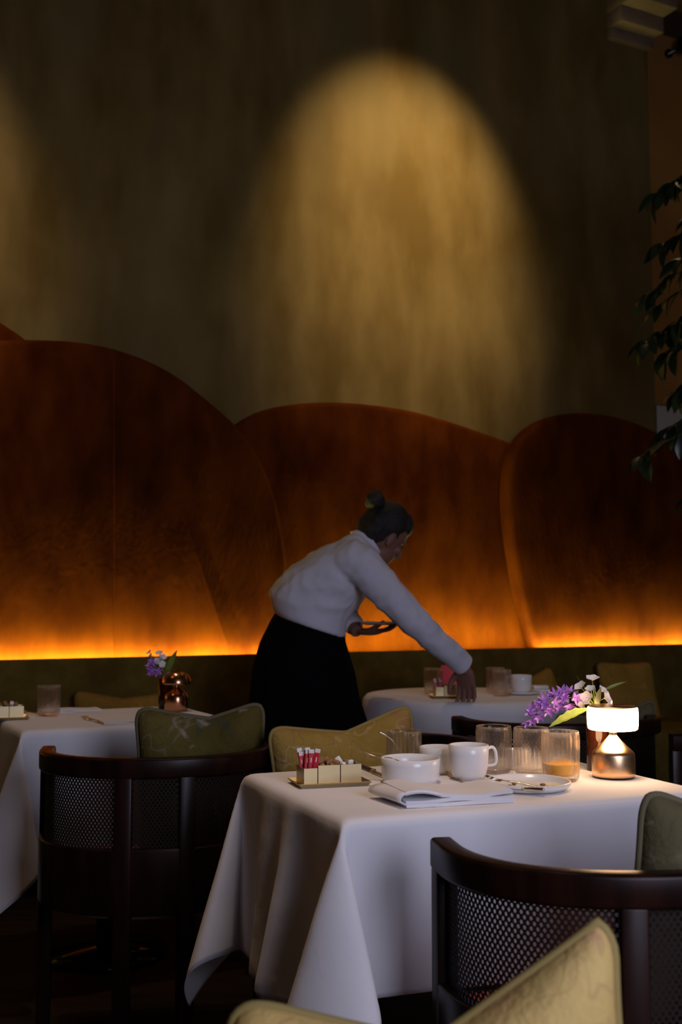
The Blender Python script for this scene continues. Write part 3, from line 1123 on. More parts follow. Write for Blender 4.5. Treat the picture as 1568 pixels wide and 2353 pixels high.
def spoon(label, P, rad=0.0017, bowl=True, mt='steel', cat='spoon', name='teaspoon', bl=0.02):
    """P: points from the bowl end to the handle end"""
    t = thing(name, label, cat, P[0])
    Q = [Vector(p) - Vector(P[0]) for p in P]
    C = bez(Q, 8)
    n = len(C)
    mesh('handle', *tube(C, [rad * (0.8 + 0.7 * i / n) for i in range(n)], 6, sq=1.8), mt, t)
    if bowl:
        d = (Q[0] - Q[1]).normalized()
        M = d.to_track_quat('Y', 'Z').to_matrix()
        mesh('bowl_end', *ellipsoid(d * bl * 0.8, 0.011, bl, 0.003, 16, 8, M), mt, t)
    return t


b0 = p
spoon('thin spoon leaning out of the white bowl to the left', [b0 + Vector((0.012, -0.002, 0.014)), b0 + Vector((-0.03, 0.01, 0.045)), W(862, 1738, Y=b0.y + 0.03), W(822, 1722, Y=b0.y + 0.04)], 0.0012)
q = W(975, 1792, z=CT)
spoon('thin stirrer leaning in the tumbler behind the bowl', [W(934, 1768, z=CT) + Vector((0, 0, 0.013)), W(903, 1702, Y=2.52), W(871, 1682, Y=2.51)], 0.0012, False, name='stirrer', cat='stirrer')
spoon('brass teaspoon lying at the foot of the handled cup', [W(1066, 1800, z=CT) + Vector((0, 0, 0.004)), W(1045, 1790, z=CT) + Vector((0, 0, 0.004)), W(1030, 1782, z=CT) + Vector((0, 0, 0.006)), W(1014, 1772, z=CT) + Vector((0, 0, 0.010))], 0.0017, mt='brass')


def butter_knife(label, a, b, hm='knife_handle'):
    a, b = Vector(a), Vector(b)
    d = b - a
    L = d.length
    t = thing('table_knife', label, 'knife', a, math.atan2(d.y, d.x))
    mesh('handle', *rbox(0, L * 0.45, -0.006, 0.006, 0.0, 0.008, 0.003), hm, t, smooth='auto')
    mesh('ferrule', *rbox(L * 0.45, L * 0.49, -0.0065, 0.0065, 0.0, 0.0085, 0.002), 'brass', t, smooth='auto')
    mesh('blade', *rbox(L * 0.485, L, -0.008, 0.008, 0.001, 0.0035, 0.0011), 'steel', t, smooth='auto')
    return t


butter_knife('table knife with a dark handle left of the white bowl', W(829, 1764, z=CT), W(893, 1790, z=CT))

# plate with leftovers
pc = W(1213, 1812, z=CT)
t = thing('side_plate', 'white plate with a few scraps of food in front of the juice glass', 'plate', pc)
PR = 0.087
mesh('plate_body', *lathe([(0.001, 0.001), (PR * 0.6, 0.0), (PR * 0.9, 0.003), (PR * 0.985, 0.010), (PR, 0.0165), (PR - 0.002, 0.0175), (PR - 0.005, 0.0155), (PR * 0.88, 0.0072), (PR * 0.55, 0.005), (0.001, 0.005)], 64), 'porcelain', t)
pz = CT + 0.0056


def fork(label, a, b, group=None, mt='steel', back=False):
    a, b = Vector(a), Vector(b)
    d = b - a
    L = d.length
    pitch = math.asin(max(-1, min(1, d.z / L)))
    t = thing('fork', label, 'fork', a)
    t.rotation_euler = (0, -pitch, math.atan2(d.y, d.x))
    mesh('handle', *tube(bez([(0, 0, 0.002), (L * 0.3, 0, 0.004), (L * 0.62, 0, 0.003), (L * 0.7, 0, 0.002)], 6), [0.0045] * 6 + [0.0035] * 6 + [0.0026] * 7, 6, sq=0.45, up=(0, 1, 0)), mt, t)
    mesh('head', *rbox(L * 0.68, L * 0.78, -0.010, 0.010, 0.0005, 0.003, 0.0008), mt, t, smooth='auto')
    for k in range(4):
        y = -0.0082 + 0.0055 * k
        mesh('tine', *tube([(L * 0.77, y, 0.0018), (L * 0.9, y, 0.004), (L, y, 0.0062)], [0.0013, 0.0012, 0.0006], 5), mt, t)
    return t


fork('fork laid across the plate of scraps with its tines over the rim', W(1238, 1812, z=pz + 0.002), W(1115, 1789, z=CT + 0.021))
butter_knife('steel knife lying across the plate of scraps', W(1252, 1820, z=pz + 0.003), W(1148, 1810, z=pz + 0.006), 'steel')
o = voxel('egg_scrap', join(*[ellipsoid(W(1275 + dx, 1809 + dy, z=pz + 0.003), rx, 0.008, 0.005, 10, 6) for dx, dy, rx in ((0, 0, 0.012), (10, -1, 0.009), (-14, 1, 0.008), (-26, 3, 0.007))]), 0.0018, 2, 'food_egg')
tag(o, 'yellow scrap of egg on the plate', 'food')
for k, (x, y) in enumerate(((1172, 1806), (1160, 1812), (1182, 1801), (1248, 1803))):
    o = mesh('crumb', *ellipsoid((0, 0, 0), 0.005 + 0.0015 * (k % 2), 0.004, 0.003, 8, 6), 'food_brown')
    o.location = W(x, y, z=pz + 0.003)
    tag(o, 'brown crumb on the white plate', 'crumb', 'crumbs on the plate')


# napkin folded in layers with a rolled end
def napkin(label, loc, rz, w, d, layers, th, roll, mt='linen', group='white napkins'):
    t = thing('folded_napkin', label, 'napkin', loc, rz, group)
    for k in range(layers):
        V, F = [], []
        nx, ny = 18, 8
        for s in (0, 1):
            for j in range(ny + 1):
                for i in range(nx + 1):
                    x = -w / 2 + w * i / nx
                    y = -d / 2 + d * j / ny + 0.003 * k
                    z = (k + s) * th + 0.0012 * math.sin(9 * x / w + 1.7 * k) * (k + 0.3) + 0.0008
                    if roll and k == layers - 1:
                        q = max(0, (-x - w * 0.18) / (w * 0.32))
                        z += 0.012 * math.sin(min(1, q) * math.pi * 0.62)
                    V.append((x, y, max(z, 0.0004)))
        m = (nx + 1) * (ny + 1)
        for j in range(ny):
            for i in range(nx):
                a = j * (nx + 1) + i
                F += [(a, a + nx + 1, a + nx + 2, a + 1), (m + a, m + a + 1, m + a + nx + 2, m + a + nx + 1)]
        per = [i for i in range(nx + 1)] + [(j + 1) * (nx + 1) + nx for j in range(ny)] + [ny * (nx + 1) + i for i in range(nx - 1, -1, -1)] + [j * (nx + 1) for j in range(ny - 1, 0, -1)]
        for i in range(len(per)):
            a, b = per[i], per[(i + 1) % len(per)]
            F.append((a, b, m + b, m + a))
        mesh('layer', V, F, mt, t, smooth='auto')
    if roll:
        # the loose end curling back on itself
        V, F = [], []
        prof = bez([(-w / 2 + 0.055, 0, 0.0), (-w / 2 + 0.015, 0, 0.001), (-w / 2 - 0.012, 0, 0.012), (-w / 2 - 0.004, 0, 0.026), (-w / 2 + 0.03, 0, 0.029), (-w / 2 + 0.07, 0, 0.021)], 5)
        npf = len(prof)
        for j in range(7):
            y = -d / 2 + d * j / 6
            sk = 1 - 0.10 * j / 6
            V += [(p.x - 0.018 * j / 6, y, p.z * sk + 0.0006) for p in prof]
        for j in range(6):
            for i in range(npf - 1):
                F.append((j * npf + i, j * npf + i + 1, (j + 1) * npf + i + 1, (j + 1) * npf + i))
        o = mesh('rolled_end', V, F, mt, t)
        s = o.modifiers.new('s', 'SOLIDIFY')
        s.thickness = 0.002
    return t


napkin('white napkin folded with a curled end at the front table edge', W(1030, 1838, z=CT), R(17), 0.215, 0.13, 3, 0.0065, True)
napkin('flat white napkin near the edge of the left table', W(305, 1660, z=CT), R(24), 0.20, 0.10, 2, 0.004, False)
napkin('white napkin behind the tumbler on the left table', W(160, 1635, z=CT), R(24), 0.2, 0.09, 2, 0.004, False)
fork('brass fork lying near the edge of the left table', W(243, 1666, z=CT) + Vector((0, 0, 0.002)), W(190, 1651, z=CT) + Vector((0, 0, 0.003)), mt='brass')
spoon('brass spoon resting by the napkin on the left table', [W(60, 1640, z=CT) + Vector((0, 0, 0.008)), W(90, 1643, z=CT) + Vector((0, 0, 0.005)), W(105, 1646, z=CT) + Vector((0, 0, 0.004))], 0.002, mt='brass')


# ------------------------------------------------------------------ condiment caddies with sachets and sugar
def caddy(label, loc, rz, sc=1.0, tone='gold_brass'):
    t = thing('sugar_caddy', label, 'caddy', loc, rz, 'brass sugar caddies')
    t.scale = (sc, sc, sc)
    a, b = 0.066, 0.037
    # shallow tray with a turned-up rim
    V, F = [], []
    n = 0
    for k, (e, z) in enumerate(((0.0, 0.0), (0.004, 0.0005), (0.011, 0.009), (0.0095, 0.0098), (0.003, 0.003), (0.0, 0.0025))):
        V += [(-a - e, -b - e, z), (a + e, -b - e, z), (a + e, b + e, z), (-a - e, b + e, z)]
    for k in range(5):
        for i in range(4):
            F.append((k * 4 + i, k * 4 + (i + 1) % 4, k * 4 + 4 + (i + 1) % 4, k * 4 + 4 + i))
    F += [(3, 2, 1, 0), (20, 21, 22, 23)]
    mesh('tray', V, F, tone, t, smooth=False)
    for i, (x0, x1, h) in enumerate(((-0.062, -0.034, 0.038), (-0.032, 0.014, 0.043), (0.016, 0.060, 0.043))):
        w = 0.0015
        y0, y1 = -0.030, 0.030
        c = join(box(x0, x1, y0, y0 + w, 0.003, h), box(x0, x1, y1 - w, y1, 0.003, h), box(x0, x0 + w, y0 + w, y1 - w, 0.003, h),
                 box(x1 - w, x1, y0 + w, y1 - w, 0.003, h), box(x0 + w, x1 - w, y0 + w, y1 - w, 0.003, 0.005))
        o = mesh('container', *c, tone, t, smooth=False)
    return t


def local(o, x, y, z):
    o_m = Matrix.Translation(o.location) @ o.rotation_euler.to_matrix().to_4x4() @ Matrix.Diagonal((*o.scale, 1))
    return o_m @ Vector((x, y, z))


def sachets(cd, n, where, seed, mt='red_paper'):
    rg = random.Random(seed)
    for k in range(n):
        L = rg.uniform(0.052, 0.062)
        t = thing('sugar_stick', where, 'sugar stick', local(cd, -0.048 + rg.uniform(-0.008, 0.008), -0.02 + 0.036 * k / max(1, n - 1), 0.008), cd.rotation_euler.z + rg.uniform(-0.5, 0.5),
                  where)
        t.rotation_euler.x = rg.uniform(-0.05, 0.05)
        t.rotation_euler.y = rg.uniform(-0.22, 0.22)
        mesh('sleeve', *rbox(-0.0055, 0.0055, -0.0018, 0.0018, 0.0, L, 0.0012, 1), mt, t, smooth=False)
        mesh('crimped_end', *rbox(-0.0055, 0.0055, -0.0009, 0.0009, L - 0.001, L + 0.007, 0.0004, 1), 'white_paper', t, smooth=False)
        mesh('printed_band', *rbox(-0.0011, 0.0011, -0.0021, 0.0021, L * 0.68, L * 0.84, 0.0003, 1), 'white_paper', t, smooth=False)


def cubes(cd, n, where, seed, zb=0.034):
    rg = random.Random(seed)
    for k in range(n):
        o = mesh('sugar_cube', *rbox(-0.0075, 0.0075, -0.0065, 0.0065, -0.006, 0.006, 0.0022, 2), 'sugar_brown' if k % 5 else 'white_paper', smooth=True)
        o.location = local(cd, rg.uniform(-0.022, 0.05), rg.uniform(-0.018, 0.018), zb + rg.uniform(0, 0.016))
        o.rotation_euler = (rg.uniform(0, 3), rg.uniform(0, 3), rg.uniform(0, 3))
        tag(o, where, 'sugar', where)


cd = caddy('brass sugar caddy with red sticks on the front table', W(757, 1802, z=CT), R(17))
sachets(cd, 7, 'red paper sugar stick standing in the front brass caddy', 2)
cubes(cd, 13, 'rough sugar cube heaped in the front brass caddy', 5)
cd = caddy('brass sugar caddy cut off by the left picture edge', W(8, 1653, z=CT), R(20))
cubes(cd, 7, 'sugar cube in the caddy at the left picture edge', 6)
cd = caddy('brass sugar caddy under the hand of the waitress', W(1040, 1603, z=CT), R(5), 1.15)
sachets(cd, 6, 'pink and red sugar stick in the caddy under the hand', 3, 'pink_paper')

# red folded card on the round table
t = thing('menu_card', 'red folded card standing behind the hand on the round table', 'menu', W(1047, 1592, z=CT), R(4))
o = mesh('front_leaf', *xf(rbox(-0.055, 0.055, -0.001, 0.001, 0, 0.115, 0.0005, 1), Matrix.Rotation(R(-14), 4, 'X')), 'red_paper', t, smooth=False)
o = mesh('rear_leaf', *xf(rbox(-0.055, 0.055, -0.001, 0.001, 0, 0.115, 0.0005, 1), Matrix.Translation((0, 0.056, 0)) @ Matrix.Rotation(R(14), 4, 'X')), 'red_paper', t, smooth=False)

# cup on saucer, plates, small stack on the round table
sz = CT + 0.010
p = W(1199, 1596, z=CT)
t = thing('saucer', 'white saucer under the cup on the round table', 'saucer', p)
mesh('saucer_body', *lathe([(0.001, 0), (0.04, 0), (0.065, 0.006), (0.075, 0.012), (0.074, 0.0135), (0.05, 0.008), (0.001, 0.006)], 48), 'porcelain', t)
c = cup('white cup standing on a saucer on the round table', 1199, 1596, 0.0425, 0.072, 2.8)
c.location = p + Vector((0, 0, 0.0065))
p = W(1241, 1590, z=CT)
t = thing('butter_dish', 'small white lidded dish beside the cup on the round table', 'dish', p, R(10))
mesh('dish_body', *rbox(-0.036, 0.036, -0.026, 0.026, 0, 0.012, 0.003), 'porcelain', t, smooth='auto')
mesh('lid', *rbox(-0.033, 0.033, -0.023, 0.023, 0.0125, 0.028, 0.004), 'porcelain', t, smooth='auto')
# small things behind the tumblers on the front table
p = W(1187, 1768, z=CT)
t = thing('milk_jug', 'small white jug showing between the tumblers on the front table', 'jug', p, 0.6)
mesh('jug_body', *lathe(bowl_prof(0.024, 0.045, 0.8), 32), 'porcelain', t)
mesh('handle', *tube(bez([(0.022, 0, 0.038), (0.036, 0, 0.036), (0.036, 0, 0.015), (0.021, 0, 0.010)], 5), 0.003, 6), 'porcelain', t)

# ------------------------------------------------------------------ lamps
p = W(1411, 1786, z=CT)
t = thing('table_lamp', 'lit cordless table lamp with a glowing drum shade and brass base', 'lamp', p)
mesh('base', *lathe([(0.001, 0.004), (0.0445, 0.004), (0.0455, 0.006), (0.0458, 0.012), (0.0458, 0.046), (0.0445, 0.052), (0.041, 0.0565), (0.030, 0.066), (0.018, 0.078), (0.0095, 0.088), (0.0065, 0.092), (0.001, 0.092)], 64), 'lamp_metal', t, smooth='auto')
mesh('foot', *lathe([(0.001, 0.0), (0.043, 0.0), (0.044, 0.002), (0.044, 0.0045), (0.001, 0.0045)], 48), 'black_gloss', t, smooth='auto')
mesh('neck', *lathe([(0.001, 0.090), (0.0085, 0.091), (0.0085, 0.0955), (0.006, 0.097), (0.006, 0.104), (0.001, 0.104)], 24), 'lamp_metal', t, smooth='auto')
mesh('shade', *lathe([(0.001, 0.1015), (0.050, 0.1015), (0.0525, 0.1035), (0.0540, 0.112), (0.0545, 0.130), (0.0540, 0.145), (0.0525, 0.1488), (0.001, 0.1488)], 64), 'lamp_glow', t, smooth='auto')
mesh('cap', *lathe([(0.001, 0.149), (0.051, 0.149), (0.0515, 0.1505), (0.049, 0.1525), (0.001, 0.153)], 48), 'lamp_metal', t, smooth='auto')
lampP = p

p = W(405, 1634, z=CT)
t = thing('mushroom_lamp', 'unlit copper mushroom lamp beside the vase on the left table', 'lamp', p)
mesh('base', *lathe([(0.001, 0), (0.038, 0.0), (0.040, 0.003), (0.040, 0.045), (0.037, 0.056), (0.028, 0.067), (0.014, 0.076), (0.008, 0.082), (0.001, 0.082)], 40), 'copper', t)
mesh('stem', *lathe([(0.001, 0.08), (0.007, 0.081), (0.007, 0.098), (0.001, 0.098)], 20), 'copper', t, smooth='auto')
mesh('dome', *lathe([(0.001, 0.093), (0.047, 0.092), (0.0495, 0.094), (0.0495, 0.099), (0.047, 0.112), (0.040, 0.124), (0.029, 0.133), (0.015, 0.138), (0.001, 0.1395)], 44), 'copper', t)


# ------------------------------------------------------------------ vases and flowers
def vase(label, p, r, h):
    t = thing('bud_vase', label, 'vase', p)
    mesh('vase_body', *lathe([(0.001, 0), (r * 0.95, 0), (r, 0.003), (r, h), (r - 0.0015, h + 0.0006), (r - 0.003, h), (r - 0.003, 0.006), (0.001, 0.006)], 40, ), 'amber_glass', t)
    return t


def floret_mesh(np_, L, w, cup_, name, mt):
    V, F = [], []
    for k in range(np_):
        a = 2 * math.pi * k / np_
        M = Matrix.Rotation(a, 4, 'Z') @ Matrix.Rotation(-cup_, 4, 'X')
        v, f = leaf_mesh(L, w, -0.12, 5)
        V, F = join((V, F), xf((v, f), M))
    V, F = join((V, F), ellipsoid((0, 0, 0.001), 0.0022, 0.0022, 0.002, 8, 5))
    o = mesh(name, V, F, mt)
    me = o.data
    bpy.data.objects.remove(o)
    return me


ME_P = floret_mesh(5, 0.017, 0.0036, -0.5, 'blossom', 'purple_petal')
ME_W = floret_mesh(5, 0.0158, 0.0098, -0.32, 'blossom', 'white_petal')


def put(me, parent, loc, direc, sc, spin):
    o = bpy.data.objects.new(me.name.split('.')[0], me)
    link(o, parent)
    q = Vector(direc).normalized().to_track_quat('Z', 'Y') @ Quaternion((0, 0, 1), spin)
    o.rotation_mode = 'QUATERNION'
    o.rotation_quaternion = q
    o.location = loc
    o.scale = (sc,) * 3
    return o


def sprig(name, label, cat, base, path, n, me, sc, spread, seed, t0=0.35, group=None):
    rg = random.Random(seed)
    base = Vector(base)
    t = thing(name, label, cat, base, 0, group)
    P = bez([Vector(q) - base for q in path], 8)
    mesh('stem', *tube(P, 0.0016, 6), 'leaf_green', t)
    for k in range(n):
        q = t0 + (1 - t0) * k / max(1, n - 1)
        c = P[min(len(P) - 1, int(q * (len(P) - 1)))]
        a = k * 2.4 + rg.uniform(-.4, .4)
        taper = 1 - 0.35 * q
        off = Vector((0.35 * math.cos(a), -abs(math.cos(a * 0.7)) * 0.7, math.sin(a))) * spread * taper
        put(me, t, c + off, off + Vector((0, -0.25 * spread, 0)), sc * rg.uniform(0.8, 1.1) * (1.1 - 0.3 * q), rg.uniform(0, 6))
    return t


def leaf_thing(label, a, b, w, mt, droop=0.15, serr=0.0, roll=0.0, n=10):
    a, b = Vector(a), Vector(b)
    d = b - a
    t = thing('leaf_spray', label, 'leaf', a)
    q = d.to_track_quat('Y', 'Z') @ Quaternion((0, 1, 0), roll)
    o = mesh('blade', *leaf_mesh(d.length, w, droop, n, serr), mt, t)
    o.rotation_mode = 'QUATERNION'
    o.rotation_quaternion = q
    mesh('midrib', *tube([q @ Vector((0, d.length * k / 8, -droop * d.length * (k / 8) ** 2 + 0.0006)) for k in range(9)], [0.0012 * (1 - 0.1 * k) for k in range(9)], 5), mt, t)
    return t


vp = W(1374, 1770, z=CT)
vase('dark amber glass vase behind the lit lamp', vp, 0.0235, 0.128)
vy = vp.y
mouth = vp + Vector((0, 0, 0.12))
foot = vp + Vector((0.002, 0, 0.015))
sprig('purple_flower', 'spray of purple star flowers leaning left over the tumblers', 'flower', foot,
      [foot, mouth + Vector((-0.010, -.002, 0)), W(1352, 1612, Y=vy - 0.02), W(1300, 1603, Y=vy - 0.03), W(1250, 1622, Y=vy - 0.035), W(1214, 1650, Y=vy - 0.035)], 34, ME_P, 1.25, 0.019, 11, 0.55)
f2 = foot + Vector((0.004, 0.004, 0))
t = sprig('white_flower', 'cluster of white blossoms above the lit lamp', 'flower', f2, [f2, mouth + Vector((0.006, 0.002, 0)), W(1372, 1600, Y=vy), W(1362, 1575, Y=vy)], 0, ME_W, 1, 0, 1)
for x, y, s in ((1362, 1563, 1.15), (1336, 1580, 1.1), (1350, 1606, 1.2), (1390, 1604, 1.25), (1398, 1622, 1.0), (1328, 1600, 0.9), (1384, 1588, 0.9), (1358, 1586, 0.9), (1340, 1618, 0.8)):
    q = W(x, y, Y=vy - 0.03) - f2
    mid = W(1370, 1625, Y=vy) - f2
    mesh('stalk', *tube([mid, (mid + q) / 2 + Vector((0, 0.006, 0.004)), q], 0.001, 5), 'leaf_green', t)
    put(ME_W, t, q, (W(x, y, Y=vy) - W(1365, 1612, Y=vy)) * 1.2 + Vector((0, -0.02, 0.005)), s, x * 0.7)
leaf_thing('yellow-green serrated leaf reaching left below the purple flowers', W(1352, 1630, Y=vy - 0.03), W(1256, 1662, Y=vy - 0.05), 0.017, 'leaf_green', 0.12, 0.12, 0.9)
leaf_thing('pale upright leaf in front of the white blossoms', W(1372, 1632, Y=vy - 0.045), W(1380, 1578, Y=vy - 0.05), 0.010, 'leaf_pale', 0.05, 0.0, 1.2)
leaf_thing('slender green leaf curving out to the right of the white blossoms', W(1384, 1590, Y=vy - 0.02), W(1438, 1561, Y=vy - 0.02), 0.006, 'leaf_green', 0.12, 0.0, 0.5)
leaf_thing('small dark leaf behind the white blossoms', W(1352, 1600, Y=vy + 0.01), W(1330, 1552, Y=vy + 0.02), 0.008, 'leaf_green', 0.1, 0.0, 0.4)

vp = W(379, 1630, z=CT) + Vector((0, 0.02, 0))
vase('dark red glass vase beside the copper lamp on the left table', vp, 0.026, 0.105)
vy = vp.y
foot = vp + Vector((0.0, 0, 0.015))
mouth = vp + Vector((0, 0, 0.10))
sprig('purple_flower', 'small purple flower spray in the vase on the left table', 'flower', foot,
      [foot, mouth + Vector((-0.006, -.004, 0)), W(368, 1545, Y=vy - 0.02), W(352, 1528, Y=vy - 0.025), W(346, 1536, Y=vy - 0.03)], 16, ME_P, 1.2, 0.020, 21, 0.6)
f2 = foot + Vector((0.004, 0.004, 0))
t = sprig('white_flower', 'white blossoms in the vase on the left table', 'flower', f2, [f2, mouth, W(372, 1530, Y=vy), W(368, 1515, Y=vy)], 0, ME_W, 1, 0, 1)
for x, y, s in ((366, 1503, 1.1), (374, 1512, 1.1), (364, 1520, 1.1), (372, 1526, 1.0), (344, 1500, 0.85), (347, 1507, 0.7)):
    q = W(x, y, Y=vy - 0.02) - f2
    mid = W(371, 1535, Y=vy) - f2
    mesh('stalk', *tube([mid, (mid + q) / 2, q], 0.0012, 5), 'leaf_green', t)
    put(ME_W, t, q, (W(x, y, Y=vy) - W(368, 1525, Y=vy)) + Vector((0, -0.02, 0.005)), s, x)
leaf_thing('dark pointed leaf rising from the vase on the left table', W(382, 1552, Y=vy), W(406, 1492, Y=vy), 0.015, 'leaf_green', 0.05, 0.0, 1.0)
leaf_thing('dark leaf on the left side of the vase on the left table', W(368, 1545, Y=vy + 0.01), W(344, 1505, Y=vy + 0.01), 0.010, 'leaf_green', 0.05, 0.0, 0.9)

# ------------------------------------------------------------------ the waitress
PY = 4.33


def J(px, py, dy=0.0):
    """a joint: where the photograph shows it, dy metres behind the middle of the body"""
    return W(px, py, Y=PY + dy)


def ring_loft(secs, n=28, ex=2.3):
    """secs: (centre, half depth, half width, tangent) – body cross sections; width runs along Y"""
    V, F = [], []
    C = [s[0] for s in secs]
    for i, s in enumerate(secs):
        t = s[3] if len(s) > 3 and s[3] else (C[min(i + 1, len(C) - 1)] - C[max(i - 1, 0)])
        t = Vector((t[0], 0, t[2])).normalized()
        e = Vector((t.z, 0, -t.x))          # forwards, in the plane of the side view
        w = Vector((0, 1, 0))
        for k in range(n):
            a = 2 * math.pi * k / n
            ca, sa = math.cos(a), math.sin(a)
            V.append(s[0] + e * (s[1] * abs(ca) ** (2 / ex) * (1 if ca >= 0 else -1)) + w * (s[2] * abs(sa) ** (2 / ex) * (1 if sa >= 0 else -1)))
    for i in range(len(secs) - 1):
        for k in range(n):
            F.append((i * n + k, i * n + (k + 1) % n, (i + 1) * n + (k + 1) % n, (i + 1) * n + k))
    F.append(tuple(range(n)))
    F.append(tuple(range((len(secs) - 1) * n, len(secs) * n)))
    return V, F


def limb(P, Rr, n=14, k=5, sq=1.0):
    C = bez(P, k)
    rr = []
    for i in range(len(C)):
        q = i / (len(C) - 1) * (len(Rr) - 1)
        a = min(len(Rr) - 2, int(q))
        rr.append(Rr[a] + (Rr[a + 1] - Rr[a]) * (q - a))
    return tube(C, rr, n, sq)


# head frame
hc = J(885, 1228, 0.02)
hf = Vector((0.70, 0.52, -0.55)).normalized()
hu = (Vector((0.50, 0.02, 0.86)) - hf * Vector((0.50, 0.02, 0.86)).dot(hf)).normalized()
hs = hf.cross(hu)                      # towards the camera side
MH = Matrix((hs, hf, hu)).transposed()   # columns: side, face, up


def hp(s, f, u):
    return hc + hs * s + hf * f + hu * u


sR, eR, wR = J(838, 1305, -0.17), J(948, 1424, -0.20), J(1066, 1528, -0.06)
sL, eL, wL = J(832, 1296, 0.17), J(792, 1398, 0.22), J(822, 1452, 0.12)
hip = J(703, 1490)


def hand(w, d, side, palm_n, curl, sc=1.0):
    """hand from the wrist w: d along the hand, side across towards the thumb, palm_n out of the palm"""
    d, side, palm_n = d.normalized(), side.normalized(), palm_n.normalized()
    M = Matrix((side, d, palm_n)).transposed()
    parts = [ellipsoid(w + d * 0.048 * sc, 0.040 * sc, 0.054 * sc, 0.015 * sc, 16, 10, M)]
    for k, (L, r) in enumerate(((0.072, 0.0088), (0.080, 0.0090), (0.074, 0.0086), (0.058, 0.0078))):
        b = w + d * 0.085 * sc + side * (0.030 - 0.0205 * k) * sc
        spread = side * (0.10 - 0.07 * k)
        P, dd = [b - d * 0.02], d + spread
        a = 0.25
        for seg in (0.45, 0.32, 0.25):
            v = (dd * math.cos(a) + palm_n * math.sin(a)).normalized()
            P.append(P[-1] + v * L * seg * sc + (d * 0.02 * sc if len(P) == 1 else Vector()))
            a += curl
        parts.append(limb(P, [r * sc, r * sc, r * 0.92 * sc, r * 0.75 * sc], 10, 4))
    tb = w + d * 0.028 * sc + side * 0.024 * sc
    parts.append(limb([tb, tb + (side * 0.7 + d * 0.7 + palm_n * 0.3) * 0.034 * sc, tb + (side * 0.75 + d * 1.35 + palm_n * 0.75) * 0.037 * sc, tb + (side * 0.65 + d * 1.95 + palm_n * 1.1) * 0.037 * sc],
                      [0.013 * sc, 0.0115 * sc, 0.0098 * sc, 0.008 * sc], 10, 4))
    return parts


body = []
# torso and neck inside the clothes
body.append(ring_loft([(J(703, 1500), 0.10, 0.15), (J(712, 1440), 0.09, 0.125), (J(738, 1375), 0.10, 0.14), (J(785, 1312), 0.10, 0.16), (J(822, 1272), 0.07, 0.13), (J(845, 1250), 0.045, 0.06)]))
body.append(limb([J(832, 1265), J(852, 1246, 0.005), hp(0, -0.025, -0.05)], [0.055, 0.05, 0.052]))
# head: skull, jaw, nose, lips, brow, ears
body.append(ellipsoid(hp(0, -0.008, 0.018), 0.073, 0.093, 0.098, 24, 16, MH))
body.append(ellipsoid(hp(0, 0.028, -0.055), 0.054, 0.060, 0.062, 20, 14, MH))
body.append(ellipsoid(hp(0, 0.068, -0.093), 0.022, 0.020, 0.018, 14, 10, MH))
body.append(limb([hp(0, 0.086, 0.012), hp(0, 0.098, -0.012), hp(0, 0.108, -0.034), hp(0, 0.094, -0.042)], [0.008, 0.009, 0.011, 0.009], 10, 4))
body.append(ellipsoid(hp(0.009, 0.094, -0.036), 0.007, 0.010, 0.007, 10, 8, MH))
body.append(ellipsoid(hp(-0.009, 0.094, -0.036), 0.007, 0.010, 0.007, 10, 8, MH))
body.append(ellipsoid(hp(0, 0.082, -0.061), 0.021, 0.010, 0.006, 14, 8, MH))
body.append(ellipsoid(hp(0, 0.080, -0.072), 0.019, 0.010, 0.006, 14, 8, MH))
for s in (-1, 1):
    body.append(ellipsoid(hp(s * 0.030, 0.076, 0.018), 0.022, 0.012, 0.006, 12, 8, MH))
    body.append(ellipsoid(hp(s * 0.040, 0.062, -0.022), 0.020, 0.020, 0.018, 12, 8, MH))
    body.append(ellipsoid(hp(s * 0.074, -0.008, -0.012), 0.009, 0.018, 0.030, 12, 8, MH))
# arms and hands
body.append(limb([sR, eR, wR], [0.052, 0.043, 0.036, 0.026]))
hdR = Vector((0.16, 0.25, -1.0))
body += hand(wR + hdR.normalized() * 0.0, hdR, Vector((-0.75, 0.5, 0.0)), Vector((-0.35, -0.35, -0.2)), 0.32)
body.append(limb([wR - (wR - eR).normalized() * 0.03, wR, wR + hdR.normalized() * 0.03], [0.026, 0.025, 0.024]))
body.append(limb([sL, eL, wL], [0.052, 0.043, 0.036, 0.026]))
hdL = Vector((1.0, -0.15, 0.02))
body += hand(wL, hdL, Vector((0.1, -1.0, 0.0)), Vector((0, 0, 1)), 0.22)
# legs and feet
for s, fx in ((-1, 0.05), (1, -0.07)):
    a = hip + Vector((0, s * 0.085, -0.02))
    k = Vector((hip.x + 0.03 + fx * 0.6, PY + s * 0.09, 0.49))
    f = Vector((hip.x - 0.01 + fx, PY + s * 0.095, 0.085))
    body.append(limb([a, k, f], [0.088, 0.075, 0.055, 0.052, 0.038]))
    body.append(limb([f + Vector((-0.03, 0, -0.04)), f + Vector((0.06, 0, -0.045)), f + Vector((0.14, 0, -0.06))], [0.036, 0.034, 0.022], sq=1.1))
person = voxel('person', join(*body), 0.0045, 3, 'skin')
tag(person, 'waitress in a white shirt and long black skirt bending to the round table', 'person')


def fold_noise(co):
    q = Vector((co.x * 9 + co.z * 5, co.y * 6, co.z * 13 - co.x * 7))
    n = noise.noise(q)
    k = max(0.0, min(1.0, (co.z - J(714, 1440).z) / 0.12 + 0.33 * (co.x - J(714, 1440).x) / 0.12))
    return (0.011 * (1 - abs(n) * 2) * 0.6 + 0.004 * noise.noise(co * 30)) * k


